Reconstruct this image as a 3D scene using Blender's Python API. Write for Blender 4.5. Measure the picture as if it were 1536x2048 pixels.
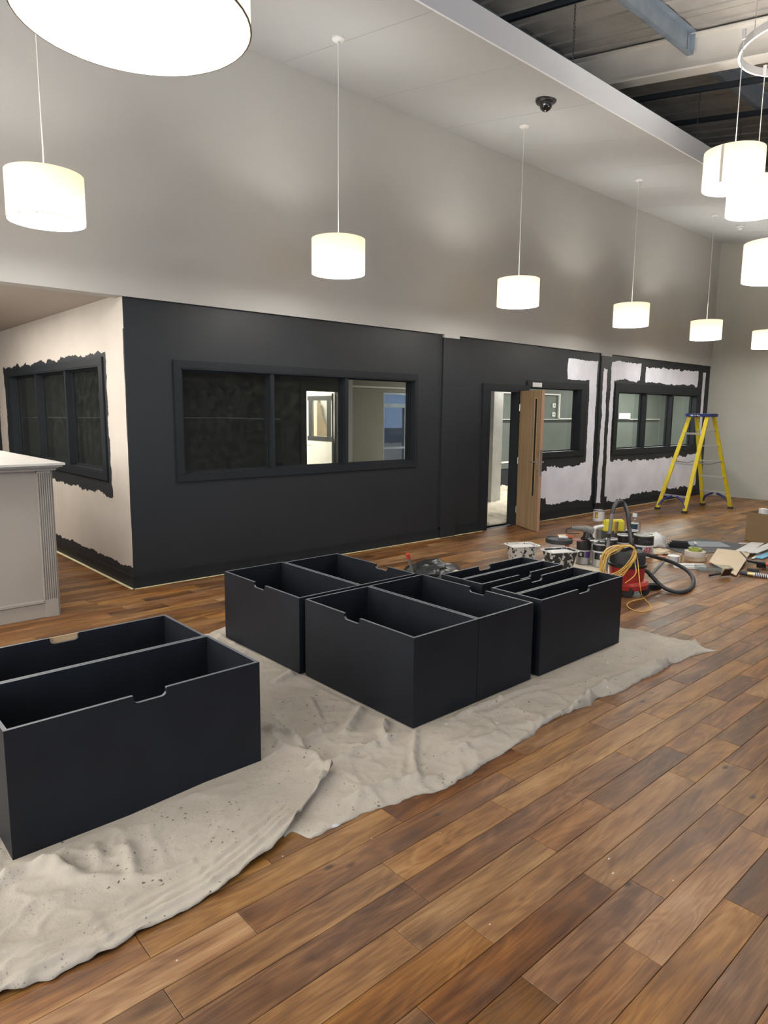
import bpy, bmesh, math, random
from mathutils import Vector, Matrix, noise
PI = math.pi
random.seed(7)
scn = bpy.context.scene
for o in list(bpy.data.objects): bpy.data.objects.remove(o)
col = scn.collection

# ------------------------------------------------------------------ camera, world, exposure
F_PX, YAW, PITCH, ROLL, CAM_H = 1365.0, 0.7334, -0.146, -0.0095, 1.72
fw = Vector((math.sin(YAW)*math.cos(PITCH), math.cos(YAW)*math.cos(PITCH), math.sin(PITCH)))
rt = Vector((math.cos(YAW), -math.sin(YAW), 0)); dn = fw.cross(rt)
r2 = math.cos(ROLL)*rt + math.sin(ROLL)*dn; d2 = -math.sin(ROLL)*rt + math.cos(ROLL)*dn
CAM = Vector((0, 0, CAM_H))
cd = bpy.data.cameras.new('camera'); cam = bpy.data.objects.new('camera', cd); col.objects.link(cam)
Rm = Matrix((r2, -d2, -fw)).transposed()
cam.matrix_world = Matrix.Translation(CAM) @ Rm.to_4x4()
cd.sensor_fit = 'VERTICAL'; cd.sensor_height = 24.0; cd.lens = 24.0*F_PX/2048.0
cd.clip_start = 0.05; cd.clip_end = 200
scn.camera = cam
def G(px, py, z=0.0):
    """the point at height z that the photograph shows at pixel px, py"""
    d = r2*((px-768)/F_PX) + d2*((py-1024)/F_PX) + fw
    return CAM + d*((z-CAM_H)/d.z)
scn.view_settings.view_transform = 'Standard'; scn.view_settings.look = 'None'
scn.view_settings.exposure = 0.0; scn.view_settings.gamma = 1.0; scn.view_settings.use_curve_mapping = False
LAMP_W = 19.0        # each drum pendant
DISC_E = 38.0         # its glowing lower diffuser
w = bpy.data.worlds.new('dusk_sky'); scn.world = w; w.use_nodes = True
w.node_tree.nodes['Background'].inputs[0].default_value = (0.30, 0.42, 0.75, 1)
w.node_tree.nodes['Background'].inputs[1].default_value = 0.55
def area(name, loc, rot, sx, sy, power, colr):
    l = bpy.data.lights.new(name, 'AREA'); l.shape = 'RECTANGLE'; l.size = sx; l.size_y = sy; l.energy = power; l.color = colr
    o = bpy.data.objects.new(name, l); col.objects.link(o); o.location = loc; o.rotation_euler = rot
    return o
# daylight through the glazed front of the room (behind the camera), and the ceiling panels of the rooms behind the glazed wall
area('shopfront_daylight', (1.5, -4.7, 1.6), (PI/2, 0, 0), 9.0, 2.4, 130, (0.55, 0.74, 1.0))
area('left_fill_light', (-3.8, 4.0, 2.9), (PI/2, 0, -PI/2), 9.0, 3.4, 640, (1.0, 0.97, 0.92))  # added fill from the left; there is no entrance in that wall
area('alcove_fill_light', (0.9, 8.4, 2.74), (0, 0, 0), 1.8, 2.6, 120, (1.0, 0.93, 0.84))  # added to brighten the side wall; no such fitting is seen
area('back_room_panel_light', (12.6, 8.2, 2.70), (0, 0, 0), 4.5, 0.6, 240, (1.0, 0.98, 0.92))
area('back_room_panel_light', (18.0, 8.6, 2.70), (0, 0, 0), 3.0, 0.8, 330, (1.0, 0.98, 0.92))
area('store_room_panel_light', (6.75, 10.8, 2.70), (0, 0, 0), 1.2, 0.6, 160, (1.0, 0.95, 0.84))

# ------------------------------------------------------------------ materials
def mat(name, rgb, rough=0.6, metal=0.0, spec=0.5, bump=0.0, bscale=60, var=0.0, vscale=4, coat=0, alpha=None):
    m = bpy.data.materials.new(name); m.use_nodes = True; nt = m.node_tree; b = nt.nodes['Principled BSDF']
    b.inputs['Base Color'].default_value = (*rgb, 1); b.inputs['Roughness'].default_value = rough
    b.inputs['Metallic'].default_value = metal; b.inputs['Specular IOR Level'].default_value = spec
    if coat: b.inputs['Coat Weight'].default_value = coat
    tc = nt.nodes.new('ShaderNodeTexCoord')
    if var:
        n = nt.nodes.new('ShaderNodeTexNoise'); n.inputs['Scale'].default_value = vscale; n.inputs['Detail'].default_value = 5
        nt.links.new(tc.outputs['Object'], n.inputs['Vector'])
        mr = nt.nodes.new('ShaderNodeMapRange'); mr.inputs[1].default_value = .3; mr.inputs[2].default_value = .7
        mr.inputs[3].default_value = 1-var; mr.inputs[4].default_value = 1+var
        nt.links.new(n.outputs[0], mr.inputs[0])
        mx = nt.nodes.new('ShaderNodeVectorMath'); mx.operation = 'SCALE'; mx.inputs[0].default_value = rgb
        nt.links.new(mr.outputs[0], mx.inputs['Scale']); nt.links.new(mx.outputs[0], b.inputs['Base Color'])
    if bump:
        n = nt.nodes.new('ShaderNodeTexNoise'); n.inputs['Scale'].default_value = bscale; n.inputs['Detail'].default_value = 4
        nt.links.new(tc.outputs['Object'], n.inputs['Vector'])
        bp = nt.nodes.new('ShaderNodeBump'); bp.inputs['Strength'].default_value = bump; bp.inputs['Distance'].default_value = .01
        nt.links.new(n.outputs[0], bp.inputs['Height']); nt.links.new(bp.outputs[0], b.inputs['Normal'])
    return m
def emis(name, rgb, s):
    m = bpy.data.materials.new(name); m.use_nodes = True; nt = m.node_tree
    b = nt.nodes['Principled BSDF']; b.inputs['Base Color'].default_value = (.8,.8,.78,1)
    b.inputs['Emission Color'].default_value = (*rgb, 1); b.inputs['Emission Strength'].default_value = s
    return m
def N(nt, t, **k):
    n = nt.nodes.new(t)
    for a, v in k.items(): setattr(n, a, v)
    return n
def mth(nt, op, a, b=None):
    n = nt.nodes.new('ShaderNodeMath'); n.operation = op
    for i, v in enumerate((a, b)):
        if v is None: continue
        if isinstance(v, (int, float)): n.inputs[i].default_value = v
        else: nt.links.new(v, n.inputs[i])
    return n.outputs[0]
def painted(name, colA, colB, rects, axis, rough=.6, varA=.04):
    """colA wall; hand-brushed areas of colB inside the rects (u0,u1,z0,z1,raggedness)"""
    m = mat(name, colA, rough); nt = m.node_tree; b = nt.nodes['Principled BSDF']
    tc = N(nt, 'ShaderNodeTexCoord'); sp = N(nt, 'ShaderNodeSeparateXYZ'); nt.links.new(tc.outputs['Object'], sp.inputs[0])
    n = N(nt, 'ShaderNodeTexNoise'); n.inputs['Scale'].default_value = 3.4; n.inputs['Detail'].default_value = 10; n.inputs['Roughness'].default_value = .66
    mp = N(nt, 'ShaderNodeMapping'); mp.inputs['Scale'].default_value = (1, 1, .8)
    nt.links.new(tc.outputs['Object'], mp.inputs[0]); nt.links.new(mp.outputs[0], n.inputs['Vector'])
    sc = N(nt, 'ShaderNodeSeparateXYZ'); nt.links.new(n.outputs['Color'], sc.inputs[0])
    du = mth(nt, 'SUBTRACT', sc.outputs[0], .5); dz = mth(nt, 'SUBTRACT', sc.outputs[1], .5)
    u = sp.outputs[axis]; z = sp.outputs[2]
    tot = None
    for (u0, u1, z0, z1, rg) in rects:
        uu = mth(nt, 'ADD', u, mth(nt, 'MULTIPLY', du, rg*2.4)); zz = mth(nt, 'ADD', z, mth(nt, 'MULTIPLY', dz, rg*2.6))
        d = mth(nt, 'MINIMUM', mth(nt, 'MINIMUM', mth(nt, 'SUBTRACT', uu, u0), mth(nt, 'SUBTRACT', u1, uu)),
                mth(nt, 'MINIMUM', mth(nt, 'SUBTRACT', zz, z0), mth(nt, 'SUBTRACT', z1, zz)))
        tot = d if tot is None else mth(nt, 'MAXIMUM', tot, d)
    k = mth(nt, 'GREATER_THAN', tot, 0.0)
    n2 = N(nt, 'ShaderNodeTexNoise'); n2.inputs['Scale'].default_value = 2.2; n2.inputs['Detail'].default_value = 4
    nt.links.new(tc.outputs['Object'], n2.inputs['Vector'])
    mr = N(nt, 'ShaderNodeMapRange'); mr.inputs[1].default_value = .3; mr.inputs[2].default_value = .7
    mr.inputs[3].default_value = 1-varA; mr.inputs[4].default_value = 1+varA; nt.links.new(n2.outputs[0], mr.inputs[0])
    mx = N(nt, 'ShaderNodeMix', data_type='RGBA'); mx.inputs[6].default_value = (*colA, 1); mx.inputs[7].default_value = (*colB, 1)
    nt.links.new(k, mx.inputs[0])
    sc2 = N(nt, 'ShaderNodeVectorMath', operation='SCALE'); nt.links.new(mx.outputs[2], sc2.inputs[0]); nt.links.new(mr.outputs[0], sc2.inputs['Scale'])
    nt.links.new(sc2.outputs[0], b.inputs['Base Color'])
    return m
DARK = (0.0130, 0.0158, 0.0195); WHITE = (0.80, 0.80, 0.87); BEIGE = (0.52, 0.475, 0.425)
M = {}
M['wall'] = mat('upper_wall_paint', (0.45, 0.445, 0.425), .75, bump=.05, bscale=90, var=.025, vscale=1.2)
M['far'] = mat('far_wall_paint', (0.385, 0.38, 0.335), .75, var=.04, vscale=1.0)
M['ceil'] = mat('ceiling_white', (0.41, 0.42, 0.425), .8, var=.015, vscale=1.5)
M['fascia'] = mat('fascia_white', (0.79, 0.82, 0.87), .6)
M['dark'] = mat('charcoal_paint', DARK, .52, spec=.30, bump=.05, bscale=120, var=.12, vscale=3)
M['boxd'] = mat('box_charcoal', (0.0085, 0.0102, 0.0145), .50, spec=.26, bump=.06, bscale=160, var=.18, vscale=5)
M['rim'] = mat('box_edge_toplit', (0.115, 0.125, 0.145), .45)  # overhead light put into the colour of the box top edges
M['bare'] = mat('bare_board', (0.50, 0.35, 0.20), .7)
M['cloth'] = None
M['cream'] = mat('counter_cream', (0.33, 0.30, 0.265), .5, var=.03)
M['creamtop'] = mat('counter_top', (0.50, 0.48, 0.45), .45, var=.05, vscale=8)
M['alcove'] = mat('alcove_paint', (.40, .36, .32), .75)
M['roof'] = mat('roof_sheet', (0.42, 0.40, 0.37), .7, var=.15, vscale=3)
M['raft'] = mat('rafter_paint', (0.74, 0.71, 0.66), .6, var=.04)
M['galv'] = mat('galvanised_steel', (0.30, 0.36, 0.42), .45, metal=.3, var=.12, vscale=6)
M['chan'] = mat('dark_channel', (0.035, 0.045, 0.055), .5, metal=.3)
M['chain'] = mat('chain_steel', (0.10, 0.10, 0.11), .4, metal=.8)
M['white'] = mat('white_plastic', (0.62, 0.61, 0.60), .45)
M['cord'] = mat('cord_white', (0.70, 0.69, 0.66), .5)
M['black'] = mat('black_plastic', (0.012, 0.012, 0.013), .35)
M['blackr'] = mat('black_rubber', (0.02, 0.02, 0.021), .6)
M['hose'] = mat('hose_grey', (0.032, 0.033, 0.036), .55)
M['wand'] = mat('wand_grey', (0.14, 0.135, 0.125), .45)
M['red'] = mat('red_plastic', (0.38, 0.028, 0.022), .38, var=.2, vscale=15)
M['yel'] = mat('yellow_fibreglass', (0.60, 0.47, 0.02), .45, var=.1, vscale=12)
M['cable'] = mat('yellow_cable', (0.66, 0.42, 0.10), .45)
M['blue'] = mat('blue_plastic', (0.018, 0.028, 0.16), .45)
M['alu'] = mat('aluminium', (0.46, 0.46, 0.46), .4, metal=.7)
M['oak'] = None
M['steel'] = mat('steel', (0.55, 0.55, 0.55), .3, metal=1)
M['brass'] = mat('brass', (0.5, 0.40, 0.2), .35, metal=.9)
M['tape'] = mat('masking_tape', (0.62, 0.55, 0.34), .7)
M['cardb'] = mat('cardboard', (0.19, 0.125, 0.060), .8, var=.06)
M['paper'] = mat('paper_white', (0.62, 0.61, 0.60), .7)
M['skin'] = mat('beige_board', (0.56, 0.45, 0.31), .6, var=.06, vscale=20)
M['slate'] = mat('mat_dark', (0.035, 0.037, 0.04), .6)
M['bluegrey'] = mat('blue_grey_sheet', (0.20, 0.23, 0.28), .35)
M['cyan'] = mat('pale_blue', (0.16, 0.42, 0.62), .4)
M['redl'] = mat('red_label', (0.30, 0.02, 0.025), .4)
M['orange'] = mat('orange_red', (0.42, 0.09, 0.03), .45)
M['purple'] = mat('purple_label', (0.06, 0.02, 0.14), .4)
M['navy'] = mat('navy_label', (0.01, 0.03, 0.05), .4)
M['yellowp'] = mat('yellow_packet', (0.62, 0.55, 0.04), .5)
M['brownw'] = mat('brown_wood', (0.30, 0.17, 0.06), .6, var=.2, vscale=20)
M['darkb'] = mat('dark_brown', (0.035, 0.018, 0.012), .5)
M['green'] = mat('green_tape', (0.25, 0.30, 0.05), .5)
M['bin'] = mat('black_bag', (0.02, 0.023, 0.023), .3)
M['backw'] = mat('back_room_paint', (0.080, 0.094, 0.083), .55, var=.08, vscale=2)
M['backtan'] = mat('back_room_plaster', (0.26, 0.245, 0.20), .7, var=.05)
M['post'] = mat('bare_plasterboard', (0.50, 0.50, 0.46), .8, var=.1, vscale=5)
M['storew'] = mat('store_white', (0.72, 0.70, 0.66), .7)
M['ground'] = mat('asphalt', (0.08, 0.08, 0.09), .8)
M['carp'] = mat('car_paint', (0.10, 0.16, 0.32), .25, coat=.5)
M['knob'] = mat('dark_sheet', (0.05, 0.052, 0.055), .5)
m = bpy.data.materials.new('lamp_fabric'); m.use_nodes = True; nt = m.node_tree; nt.nodes.remove(nt.nodes['Principled BSDF'])
a = N(nt, 'ShaderNodeBsdfTranslucent'); a.inputs[0].default_value = (0.62, 0.56, 0.46, 1)
b = N(nt, 'ShaderNodeBsdfDiffuse'); b.inputs[0].default_value = (0.80, 0.76, 0.70, 1)
x = N(nt, 'ShaderNodeMixShader'); x.inputs[0].default_value = .45
nt.links.new(a.outputs[0], x.inputs[1]); nt.links.new(b.outputs[0], x.inputs[2]); nt.links.new(x.outputs[0], nt.nodes['Material Output'].inputs[0])
M['shade'] = m
M['disc'] = emis('lamp_diffuser', (1.0, 0.97, 0.92), DISC_E)
M['disc_dim'] = emis('near_lamp_diffuser', (1.0, 0.97, 0.92), DISC_E*.5)
M['bulb'] = emis('bulb_glow', (1.0, 0.93, 0.8), 8)
def glass_mat(name, tint, dirt):
    m = bpy.data.materials.new(name); m.use_nodes = True; nt = m.node_tree; nt.nodes.remove(nt.nodes['Principled BSDF'])
    t = N(nt, 'ShaderNodeBsdfTransparent'); t.inputs[0].default_value = (*tint, 1)
    g = N(nt, 'ShaderNodeBsdfGlossy'); g.inputs['Roughness'].default_value = .02
    lw = N(nt, 'ShaderNodeLayerWeight'); lw.inputs[0].default_value = .5
    fr = mth(nt, 'ADD', .04, mth(nt, 'MULTIPLY', mth(nt, 'POWER', lw.outputs['Facing'], 5.0), .9))
    x = N(nt, 'ShaderNodeMixShader'); nt.links.new(fr, x.inputs[0]); nt.links.new(t.outputs[0], x.inputs[1]); nt.links.new(g.outputs[0], x.inputs[2])
    df = N(nt, 'ShaderNodeBsdfDiffuse'); df.inputs[0].default_value = (.5, .5, .47, 1)
    tc = N(nt, 'ShaderNodeTexCoord'); n = N(nt, 'ShaderNodeTexNoise'); n.inputs['Scale'].default_value = 11; n.inputs['Detail'].default_value = 9; n.inputs['Roughness'].default_value = .8
    nt.links.new(tc.outputs['Object'], n.inputs['Vector'])
    mr = N(nt, 'ShaderNodeMapRange'); mr.inputs[1].default_value = .45; mr.inputs[2].default_value = .85; mr.inputs[3].default_value = dirt*.4; mr.inputs[4].default_value = dirt*3
    nt.links.new(n.outputs[0], mr.inputs[0])
    y = N(nt, 'ShaderNodeMixShader'); nt.links.new(mr.outputs[0], y.inputs[0]); nt.links.new(x.outputs[0], y.inputs[1]); nt.links.new(df.outputs[0], y.inputs[2])
    nt.links.new(y.outputs[0], nt.nodes['Material Output'].inputs[0]); return m
M['glass'] = glass_mat('dusty_glass', (.92, .94, .92), .014)
M['clear'] = glass_mat('clear_plastic', (.86, .89, .90), .10)

def ramp(nt, fac, stops):
    r = N(nt, 'ShaderNodeValToRGB'); e = r.color_ramp.elements
    while len(e) < len(stops): e.new(.5)
    for i, (p, c) in enumerate(stops): e[i].position = p; e[i].color = (*c, 1)
    nt.links.new(fac, r.inputs[0]); return r.outputs[0]
def wood_floor():
    m = bpy.data.materials.new('walnut_plank'); m.use_nodes = True; nt = m.node_tree; b = nt.nodes['Principled BSDF']; L = nt.links.new
    tc = N(nt, 'ShaderNodeTexCoord'); at = N(nt, 'ShaderNodeAttribute', attribute_name='plank')
    sp = N(nt, 'ShaderNodeSeparateXYZ'); L(at.outputs['Vector'], sp.inputs[0])
    off = N(nt, 'ShaderNodeCombineXYZ'); L(mth(nt, 'MULTIPLY', sp.outputs[1], 37.), off.inputs[0]); L(mth(nt, 'MULTIPLY', sp.outputs[2], 53.), off.inputs[1])
    ad = N(nt, 'ShaderNodeVectorMath', operation='ADD'); L(tc.outputs['Object'], ad.inputs[0]); L(off.outputs[0], ad.inputs[1])
    # slow warp gives cathedral figure
    mp = N(nt, 'ShaderNodeMapping'); mp.inputs['Scale'].default_value = (1.25, 6.5, 1); L(ad.outputs[0], mp.inputs[0])
    n1 = N(nt, 'ShaderNodeTexNoise'); n1.inputs['Scale'].default_value = 1.0; n1.inputs['Detail'].default_value = 2.5; n1.inputs['Distortion'].default_value = .7; L(mp.outputs[0], n1.inputs['Vector'])
    rings = mth(nt, 'SINE', mth(nt, 'MULTIPLY', n1.outputs[0], 62.0))
    rings = mth(nt, 'ADD', mth(nt, 'MULTIPLY', rings, .5), .5)
    mp2 = N(nt, 'ShaderNodeMapping'); mp2.inputs['Scale'].default_value = (5, 130, 1); L(ad.outputs[0], mp2.inputs[0])
    n2 = N(nt, 'ShaderNodeTexNoise'); n2.inputs['Scale'].default_value = 1.0; n2.inputs['Detail'].default_value = 4; n2.inputs['Roughness'].default_value = .65; L(mp2.outputs[0], n2.inputs['Vector'])
    mp3 = N(nt, 'ShaderNodeMapping'); mp3.inputs['Scale'].default_value = (1.6, 9, 1); L(ad.outputs[0], mp3.inputs[0])
    n3 = N(nt, 'ShaderNodeTexNoise'); n3.inputs['Scale'].default_value = 1.3; n3.inputs['Detail'].default_value = 3; L(mp3.outputs[0], n3.inputs['Vector'])
    tone = sp.outputs[0]
    v = mth(nt, 'ADD', mth(nt, 'MULTIPLY', tone, .52), mth(nt, 'MULTIPLY', mth(nt, 'SUBTRACT', n3.outputs[0], .5), 1.05))
    v = mth(nt, 'ADD', v, mth(nt, 'MULTIPLY', mth(nt, 'SUBTRACT', rings, .5), .12))
    v = mth(nt, 'ADD', v, mth(nt, 'MULTIPLY', mth(nt, 'SUBTRACT', n2.outputs[0], .5), .62))
    v = mth(nt, 'ADD', v, .205)
    c = ramp(nt, v, [(0.0, (.042, .020, .010)), (.22, (.080, .040, .020)), (.42, (.145, .074, .034)), (.62, (.225, .122, .055)), (.82, (.31, .185, .090)), (1.0, (.42, .28, .145))])
    # hue drift between boards: greyer or redder
    hs = N(nt, 'ShaderNodeHueSaturation'); L(c, hs.inputs['Color']); L(mth(nt, 'ADD', .493, mth(nt, 'MULTIPLY', sp.outputs[1], .009)), hs.inputs['Hue']); L(mth(nt, 'ADD', 1.02, mth(nt, 'MULTIPLY', sp.outputs[2], .20)), hs.inputs['Saturation'])
    # knots
    vo = N(nt, 'ShaderNodeTexVoronoi'); vo.inputs['Scale'].default_value = 1.0; vo.inputs['Randomness'].default_value = 1
    mp4 = N(nt, 'ShaderNodeMapping'); mp4.inputs['Scale'].default_value = (2.2, 4.4, 1); L(ad.outputs[0], mp4.inputs[0]); L(mp4.outputs[0], vo.inputs['Vector'])
    kn = N(nt, 'ShaderNodeMapRange', interpolation_type='SMOOTHSTEP'); kn.inputs[1].default_value = .015; kn.inputs[2].default_value = .085; kn.inputs[3].default_value = .12; kn.inputs[4].default_value = 1
    L(vo.outputs['Distance'], kn.inputs[0])
    sv = N(nt, 'ShaderNodeVectorMath', operation='SCALE'); L(hs.outputs[0], sv.inputs[0]); L(kn.outputs[0], sv.inputs['Scale'])
    # paint dust and scuffs on the worn floor
    n5 = N(nt, 'ShaderNodeTexNoise'); n5.inputs['Scale'].default_value = 2.3; n5.inputs['Detail'].default_value = 6; n5.inputs['Roughness'].default_value = .7; L(tc.outputs['Object'], n5.inputs['Vector'])
    du = N(nt, 'ShaderNodeMapRange'); du.inputs[1].default_value = .48; du.inputs[2].default_value = .85; du.inputs[3].default_value = 0; du.inputs[4].default_value = .13; L(n5.outputs[0], du.inputs[0])
    mx = N(nt, 'ShaderNodeMix', data_type='RGBA'); L(du.outputs[0], mx.inputs[0]); L(sv.outputs[0], mx.inputs[6]); mx.inputs[7].default_value = (.34, .29, .24, 1)
    L(mx.outputs[2], b.inputs['Base Color'])
    ro = N(nt, 'ShaderNodeMapRange'); ro.inputs[1].default_value = .3; ro.inputs[2].default_value = .75; ro.inputs[3].default_value = .30; ro.inputs[4].default_value = .52; L(n5.outputs[0], ro.inputs[0]); L(ro.outputs[0], b.inputs['Roughness']); b.inputs['Specular IOR Level'].default_value = .32
    bp = N(nt, 'ShaderNodeBump'); bp.inputs['Strength'].default_value = .22; bp.inputs['Distance'].default_value = .002
    L(mth(nt, 'ADD', n2.outputs[0], mth(nt, 'MULTIPLY', n5.outputs[0], .8)), bp.inputs['Height']); L(bp.outputs[0], b.inputs['Normal'])
    return m
M['plank'] = wood_floor()
def oak():
    m = bpy.data.materials.new('oak_veneer'); m.use_nodes = True; nt = m.node_tree; b = nt.nodes['Principled BSDF']; L = nt.links.new
    tc = N(nt, 'ShaderNodeTexCoord'); mp = N(nt, 'ShaderNodeMapping'); mp.inputs['Scale'].default_value = (22, 22, 1.1); L(tc.outputs['Object'], mp.inputs[0])
    n = N(nt, 'ShaderNodeTexNoise'); n.inputs['Scale'].default_value = 1; n.inputs['Detail'].default_value = 4; L(mp.outputs[0], n.inputs['Vector'])
    L(ramp(nt, n.outputs[0], [(.3, (.20, .125, .06)), (.7, (.31, .205, .105))]), b.inputs['Base Color']); b.inputs['Roughness'].default_value = .45
    return m
M['oak'] = oak()
def cloth_mat(name, base, dirt=1.0):
    m = bpy.data.materials.new(name); m.use_nodes = True; nt = m.node_tree; b = nt.nodes['Principled BSDF']; L = nt.links.new
    tc = N(nt, 'ShaderNodeTexCoord')
    def noi(s, d, r=.6):
        n = N(nt, 'ShaderNodeTexNoise'); n.inputs['Scale'].default_value = s; n.inputs['Detail'].default_value = d; n.inputs['Roughness'].default_value = r; L(tc.outputs['Object'], n.inputs['Vector']); return n.outputs[0]
    a = noi(2.2, 5); c0 = ramp(nt, a, [(.3, tuple(x*.84 for x in base)), (.7, tuple(x*1.1 for x in base))])
    def spots(scale, lo, hi, gate_s, gate, colr, prev, st=1.0):
        v = N(nt, 'ShaderNodeTexVoronoi'); v.inputs['Scale'].default_value = scale
        ad = N(nt, 'ShaderNodeVectorMath', operation='ADD'); L(tc.outputs['Object'], ad.inputs[0])
        nn = N(nt, 'ShaderNodeTexNoise'); nn.inputs['Scale'].default_value = scale*1.5; L(tc.outputs['Object'], nn.inputs['Vector'])
        sc = N(nt, 'ShaderNodeVectorMath', operation='SCALE'); L(nn.outputs['Color'], sc.inputs[0]); sc.inputs['Scale'].default_value = .9/scale; L(sc.outputs[0], ad.inputs[1]); L(ad.outputs[0], v.inputs['Vector'])
        k = N(nt, 'ShaderNodeMapRange'); k.inputs[1].default_value = lo; k.inputs[2].default_value = hi; k.inputs[3].default_value = st; k.inputs[4].default_value = 0; L(v.outputs['Distance'], k.inputs[0])
        g = mth(nt, 'GREATER_THAN', noi(gate_s, 2), gate)
        mx = N(nt, 'ShaderNodeMix', data_type='RGBA'); L(mth(nt, 'MULTIPLY', k.outputs[0], g), mx.inputs[0]); L(prev, mx.inputs[6]); mx.inputs[7].default_value = (*colr, 1); return mx.outputs[2]
    c1 = spots(26, .10, .16, 3.1, .54, (.05, .05, .055), c0, .8*dirt)
    c2 = spots(60, .10, .2, 4.3, .55, (.07, .065, .06), c1, .6*dirt)
    c3 = spots(7, .05, .10, 2.7, .56, (.62, .64, .68), c2, .9)
    c4 = spots(3.2, .04, .09, 1.9, .60, (.14, .16, .17), c3, .55*dirt)
    L(c4, b.inputs['Base Color']); b.inputs['Roughness'].default_value = .9; b.inputs['Specular IOR Level'].default_value = .15
    bp = N(nt, 'ShaderNodeBump'); bp.inputs['Strength'].default_value = .5; bp.inputs['Distance'].default_value = .010
    L(mth(nt, 'ADD', noi(38, 6, .7), mth(nt, 'MULTIPLY', noi(400, 2), .25)), bp.inputs['Height']); L(bp.outputs[0], b.inputs['Normal'])
    return m
M['cloth'] = cloth_mat('dust_sheet_canvas', (.415, .375, .32))
M['cloth2'] = cloth_mat('dust_sheet_light', (.52, .47, .38), .4)

# ------------------------------------------------------------------ helpers
ORG = {}
class MB:
    def __init__(s): s.v = []; s.f = []
    def add(s, vs, fs):
        n = len(s.v); s.v += [tuple(v) for v in vs]; s.f += [tuple(i+n for i in f) for f in fs]; return s
    def box(s, x0, y0, z0, x1, y1, z1):
        x0, x1 = min(x0, x1), max(x0, x1); y0, y1 = min(y0, y1), max(y0, y1); z0, z1 = min(z0, z1), max(z0, z1)
        return s.add([(x0,y0,z0),(x1,y0,z0),(x1,y1,z0),(x0,y1,z0),(x0,y0,z1),(x1,y0,z1),(x1,y1,z1),(x0,y1,z1)],
                     [(0,3,2,1),(4,5,6,7),(0,1,5,4),(1,2,6,5),(2,3,7,6),(3,0,4,7)])
    def obox(s, c, size, rot):
        hx, hy, hz = (q/2 for q in size); c = Vector(c)
        vs = [c + rot @ Vector((a*hx, b*hy, d*hz)) for d in (-1, 1) for (a, b) in ((-1,-1),(1,-1),(1,1),(-1,1))]
        return s.add(vs, [(0,3,2,1),(4,5,6,7),(0,1,5,4),(1,2,6,5),(2,3,7,6),(3,0,4,7)])
    def bar(s, p0, p1, wx, wy, up=(0,0,1)):
        p0, p1 = Vector(p0), Vector(p1); d = (p1-p0); L = d.length; d.normalize()
        sx = d.cross(Vector(up))
        if sx.length < 1e-4: sx = d.cross(Vector((1,0,0)))
        sx.normalize(); sy = sx.cross(d)
        return s.obox((p0+p1)/2, (wx, wy, L), Matrix((sx, sy, d)).transposed())
    def prism(s, poly, a0, a1, fn):
        """poly of 2d points extruded between a0 and a1; fn(u,v,a)->xyz"""
        n = len(poly); vs = [fn(u, v, a0) for u, v in poly] + [fn(u, v, a1) for u, v in poly]
        fs = [tuple(range(n))[::-1], tuple(range(n, 2*n))] + [(i, (i+1) % n, n+(i+1) % n, n+i) for i in range(n)]
        return s.add(vs, fs)
    def lathe(s, prof, c=(0,0,0), n=32, sx=1, sy=1, cap=True):
        c = Vector(c); vs = []; fs = []
        for r, z in prof:
            for i in range(n): vs.append((c.x+math.cos(2*PI*i/n)*r*sx, c.y+math.sin(2*PI*i/n)*r*sy, c.z+z))
        for j in range(len(prof)-1):
            for i in range(n): fs.append((j*n+i, j*n+(i+1) % n, (j+1)*n+(i+1) % n, (j+1)*n+i))
        if cap:
            fs.append(tuple(range(n))[::-1]); fs.append(tuple((len(prof)-1)*n+i for i in range(n)))
        return s.add(vs, fs)
    def tube(s, pts, r, n=8, closed=False):
        pts = [Vector(p) for p in pts]; m = len(pts); rr = r if isinstance(r, (list, tuple)) else [r]*m
        vs = []; nx = None
        for i in range(m):
            a = pts[(i-1) % m] if (i or closed) else pts[0]; b = pts[(i+1) % m] if (i < m-1 or closed) else pts[-1]
            t = (b-a).normalized()
            if nx is None:
                nx = t.orthogonal().normalized()
            nx = (nx - t*nx.dot(t)).normalized(); ny = t.cross(nx)
            for k in range(n):
                an = 2*PI*k/n; vs.append(pts[i] + (nx*math.cos(an)+ny*math.sin(an))*rr[i])
        fs = []
        for i in range(m if closed else m-1):
            j = (i+1) % m
            for k in range(n): fs.append((i*n+k, i*n+(k+1) % n, j*n+(k+1) % n, j*n+k))
        if not closed: fs += [tuple(range(n))[::-1], tuple((m-1)*n+k for k in range(n))]
        return s.add(vs, fs)
    def build(s, name, m, parent=None, smooth=False, bevel=0.0, kind=None, label=None):
        me = bpy.data.meshes.new(name); o0 = ORG.get(parent.name, Vector()) if parent else Vector()
        me.from_pydata([tuple(Vector(v)-o0) for v in s.v], [], s.f)
        bm = bmesh.new(); bm.from_mesh(me)
        bmesh.ops.recalc_face_normals(bm, faces=bm.faces)
        if bevel: bmesh.ops.bevel(bm, geom=[e for e in bm.edges if e.is_manifold and e.calc_face_angle(0) > .5], offset=bevel, segments=2, affect='EDGES', clamp_overlap=True)
        bm.to_mesh(me); bm.free()
        if smooth: me.shade_smooth() if hasattr(me, 'shade_smooth') else [setattr(p, 'use_smooth', True) for p in me.polygons]
        if smooth:
            try: me.set_sharp_from_angle(angle=math.radians(40))
            except Exception: pass
        me.materials.append(m)
        o = bpy.data.objects.new(name, me); col.objects.link(o)
        if parent: o.parent = parent; ORG[o.name] = o0
        if kind: o['kind'] = kind
        if label: o['label'] = label
        return o
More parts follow.
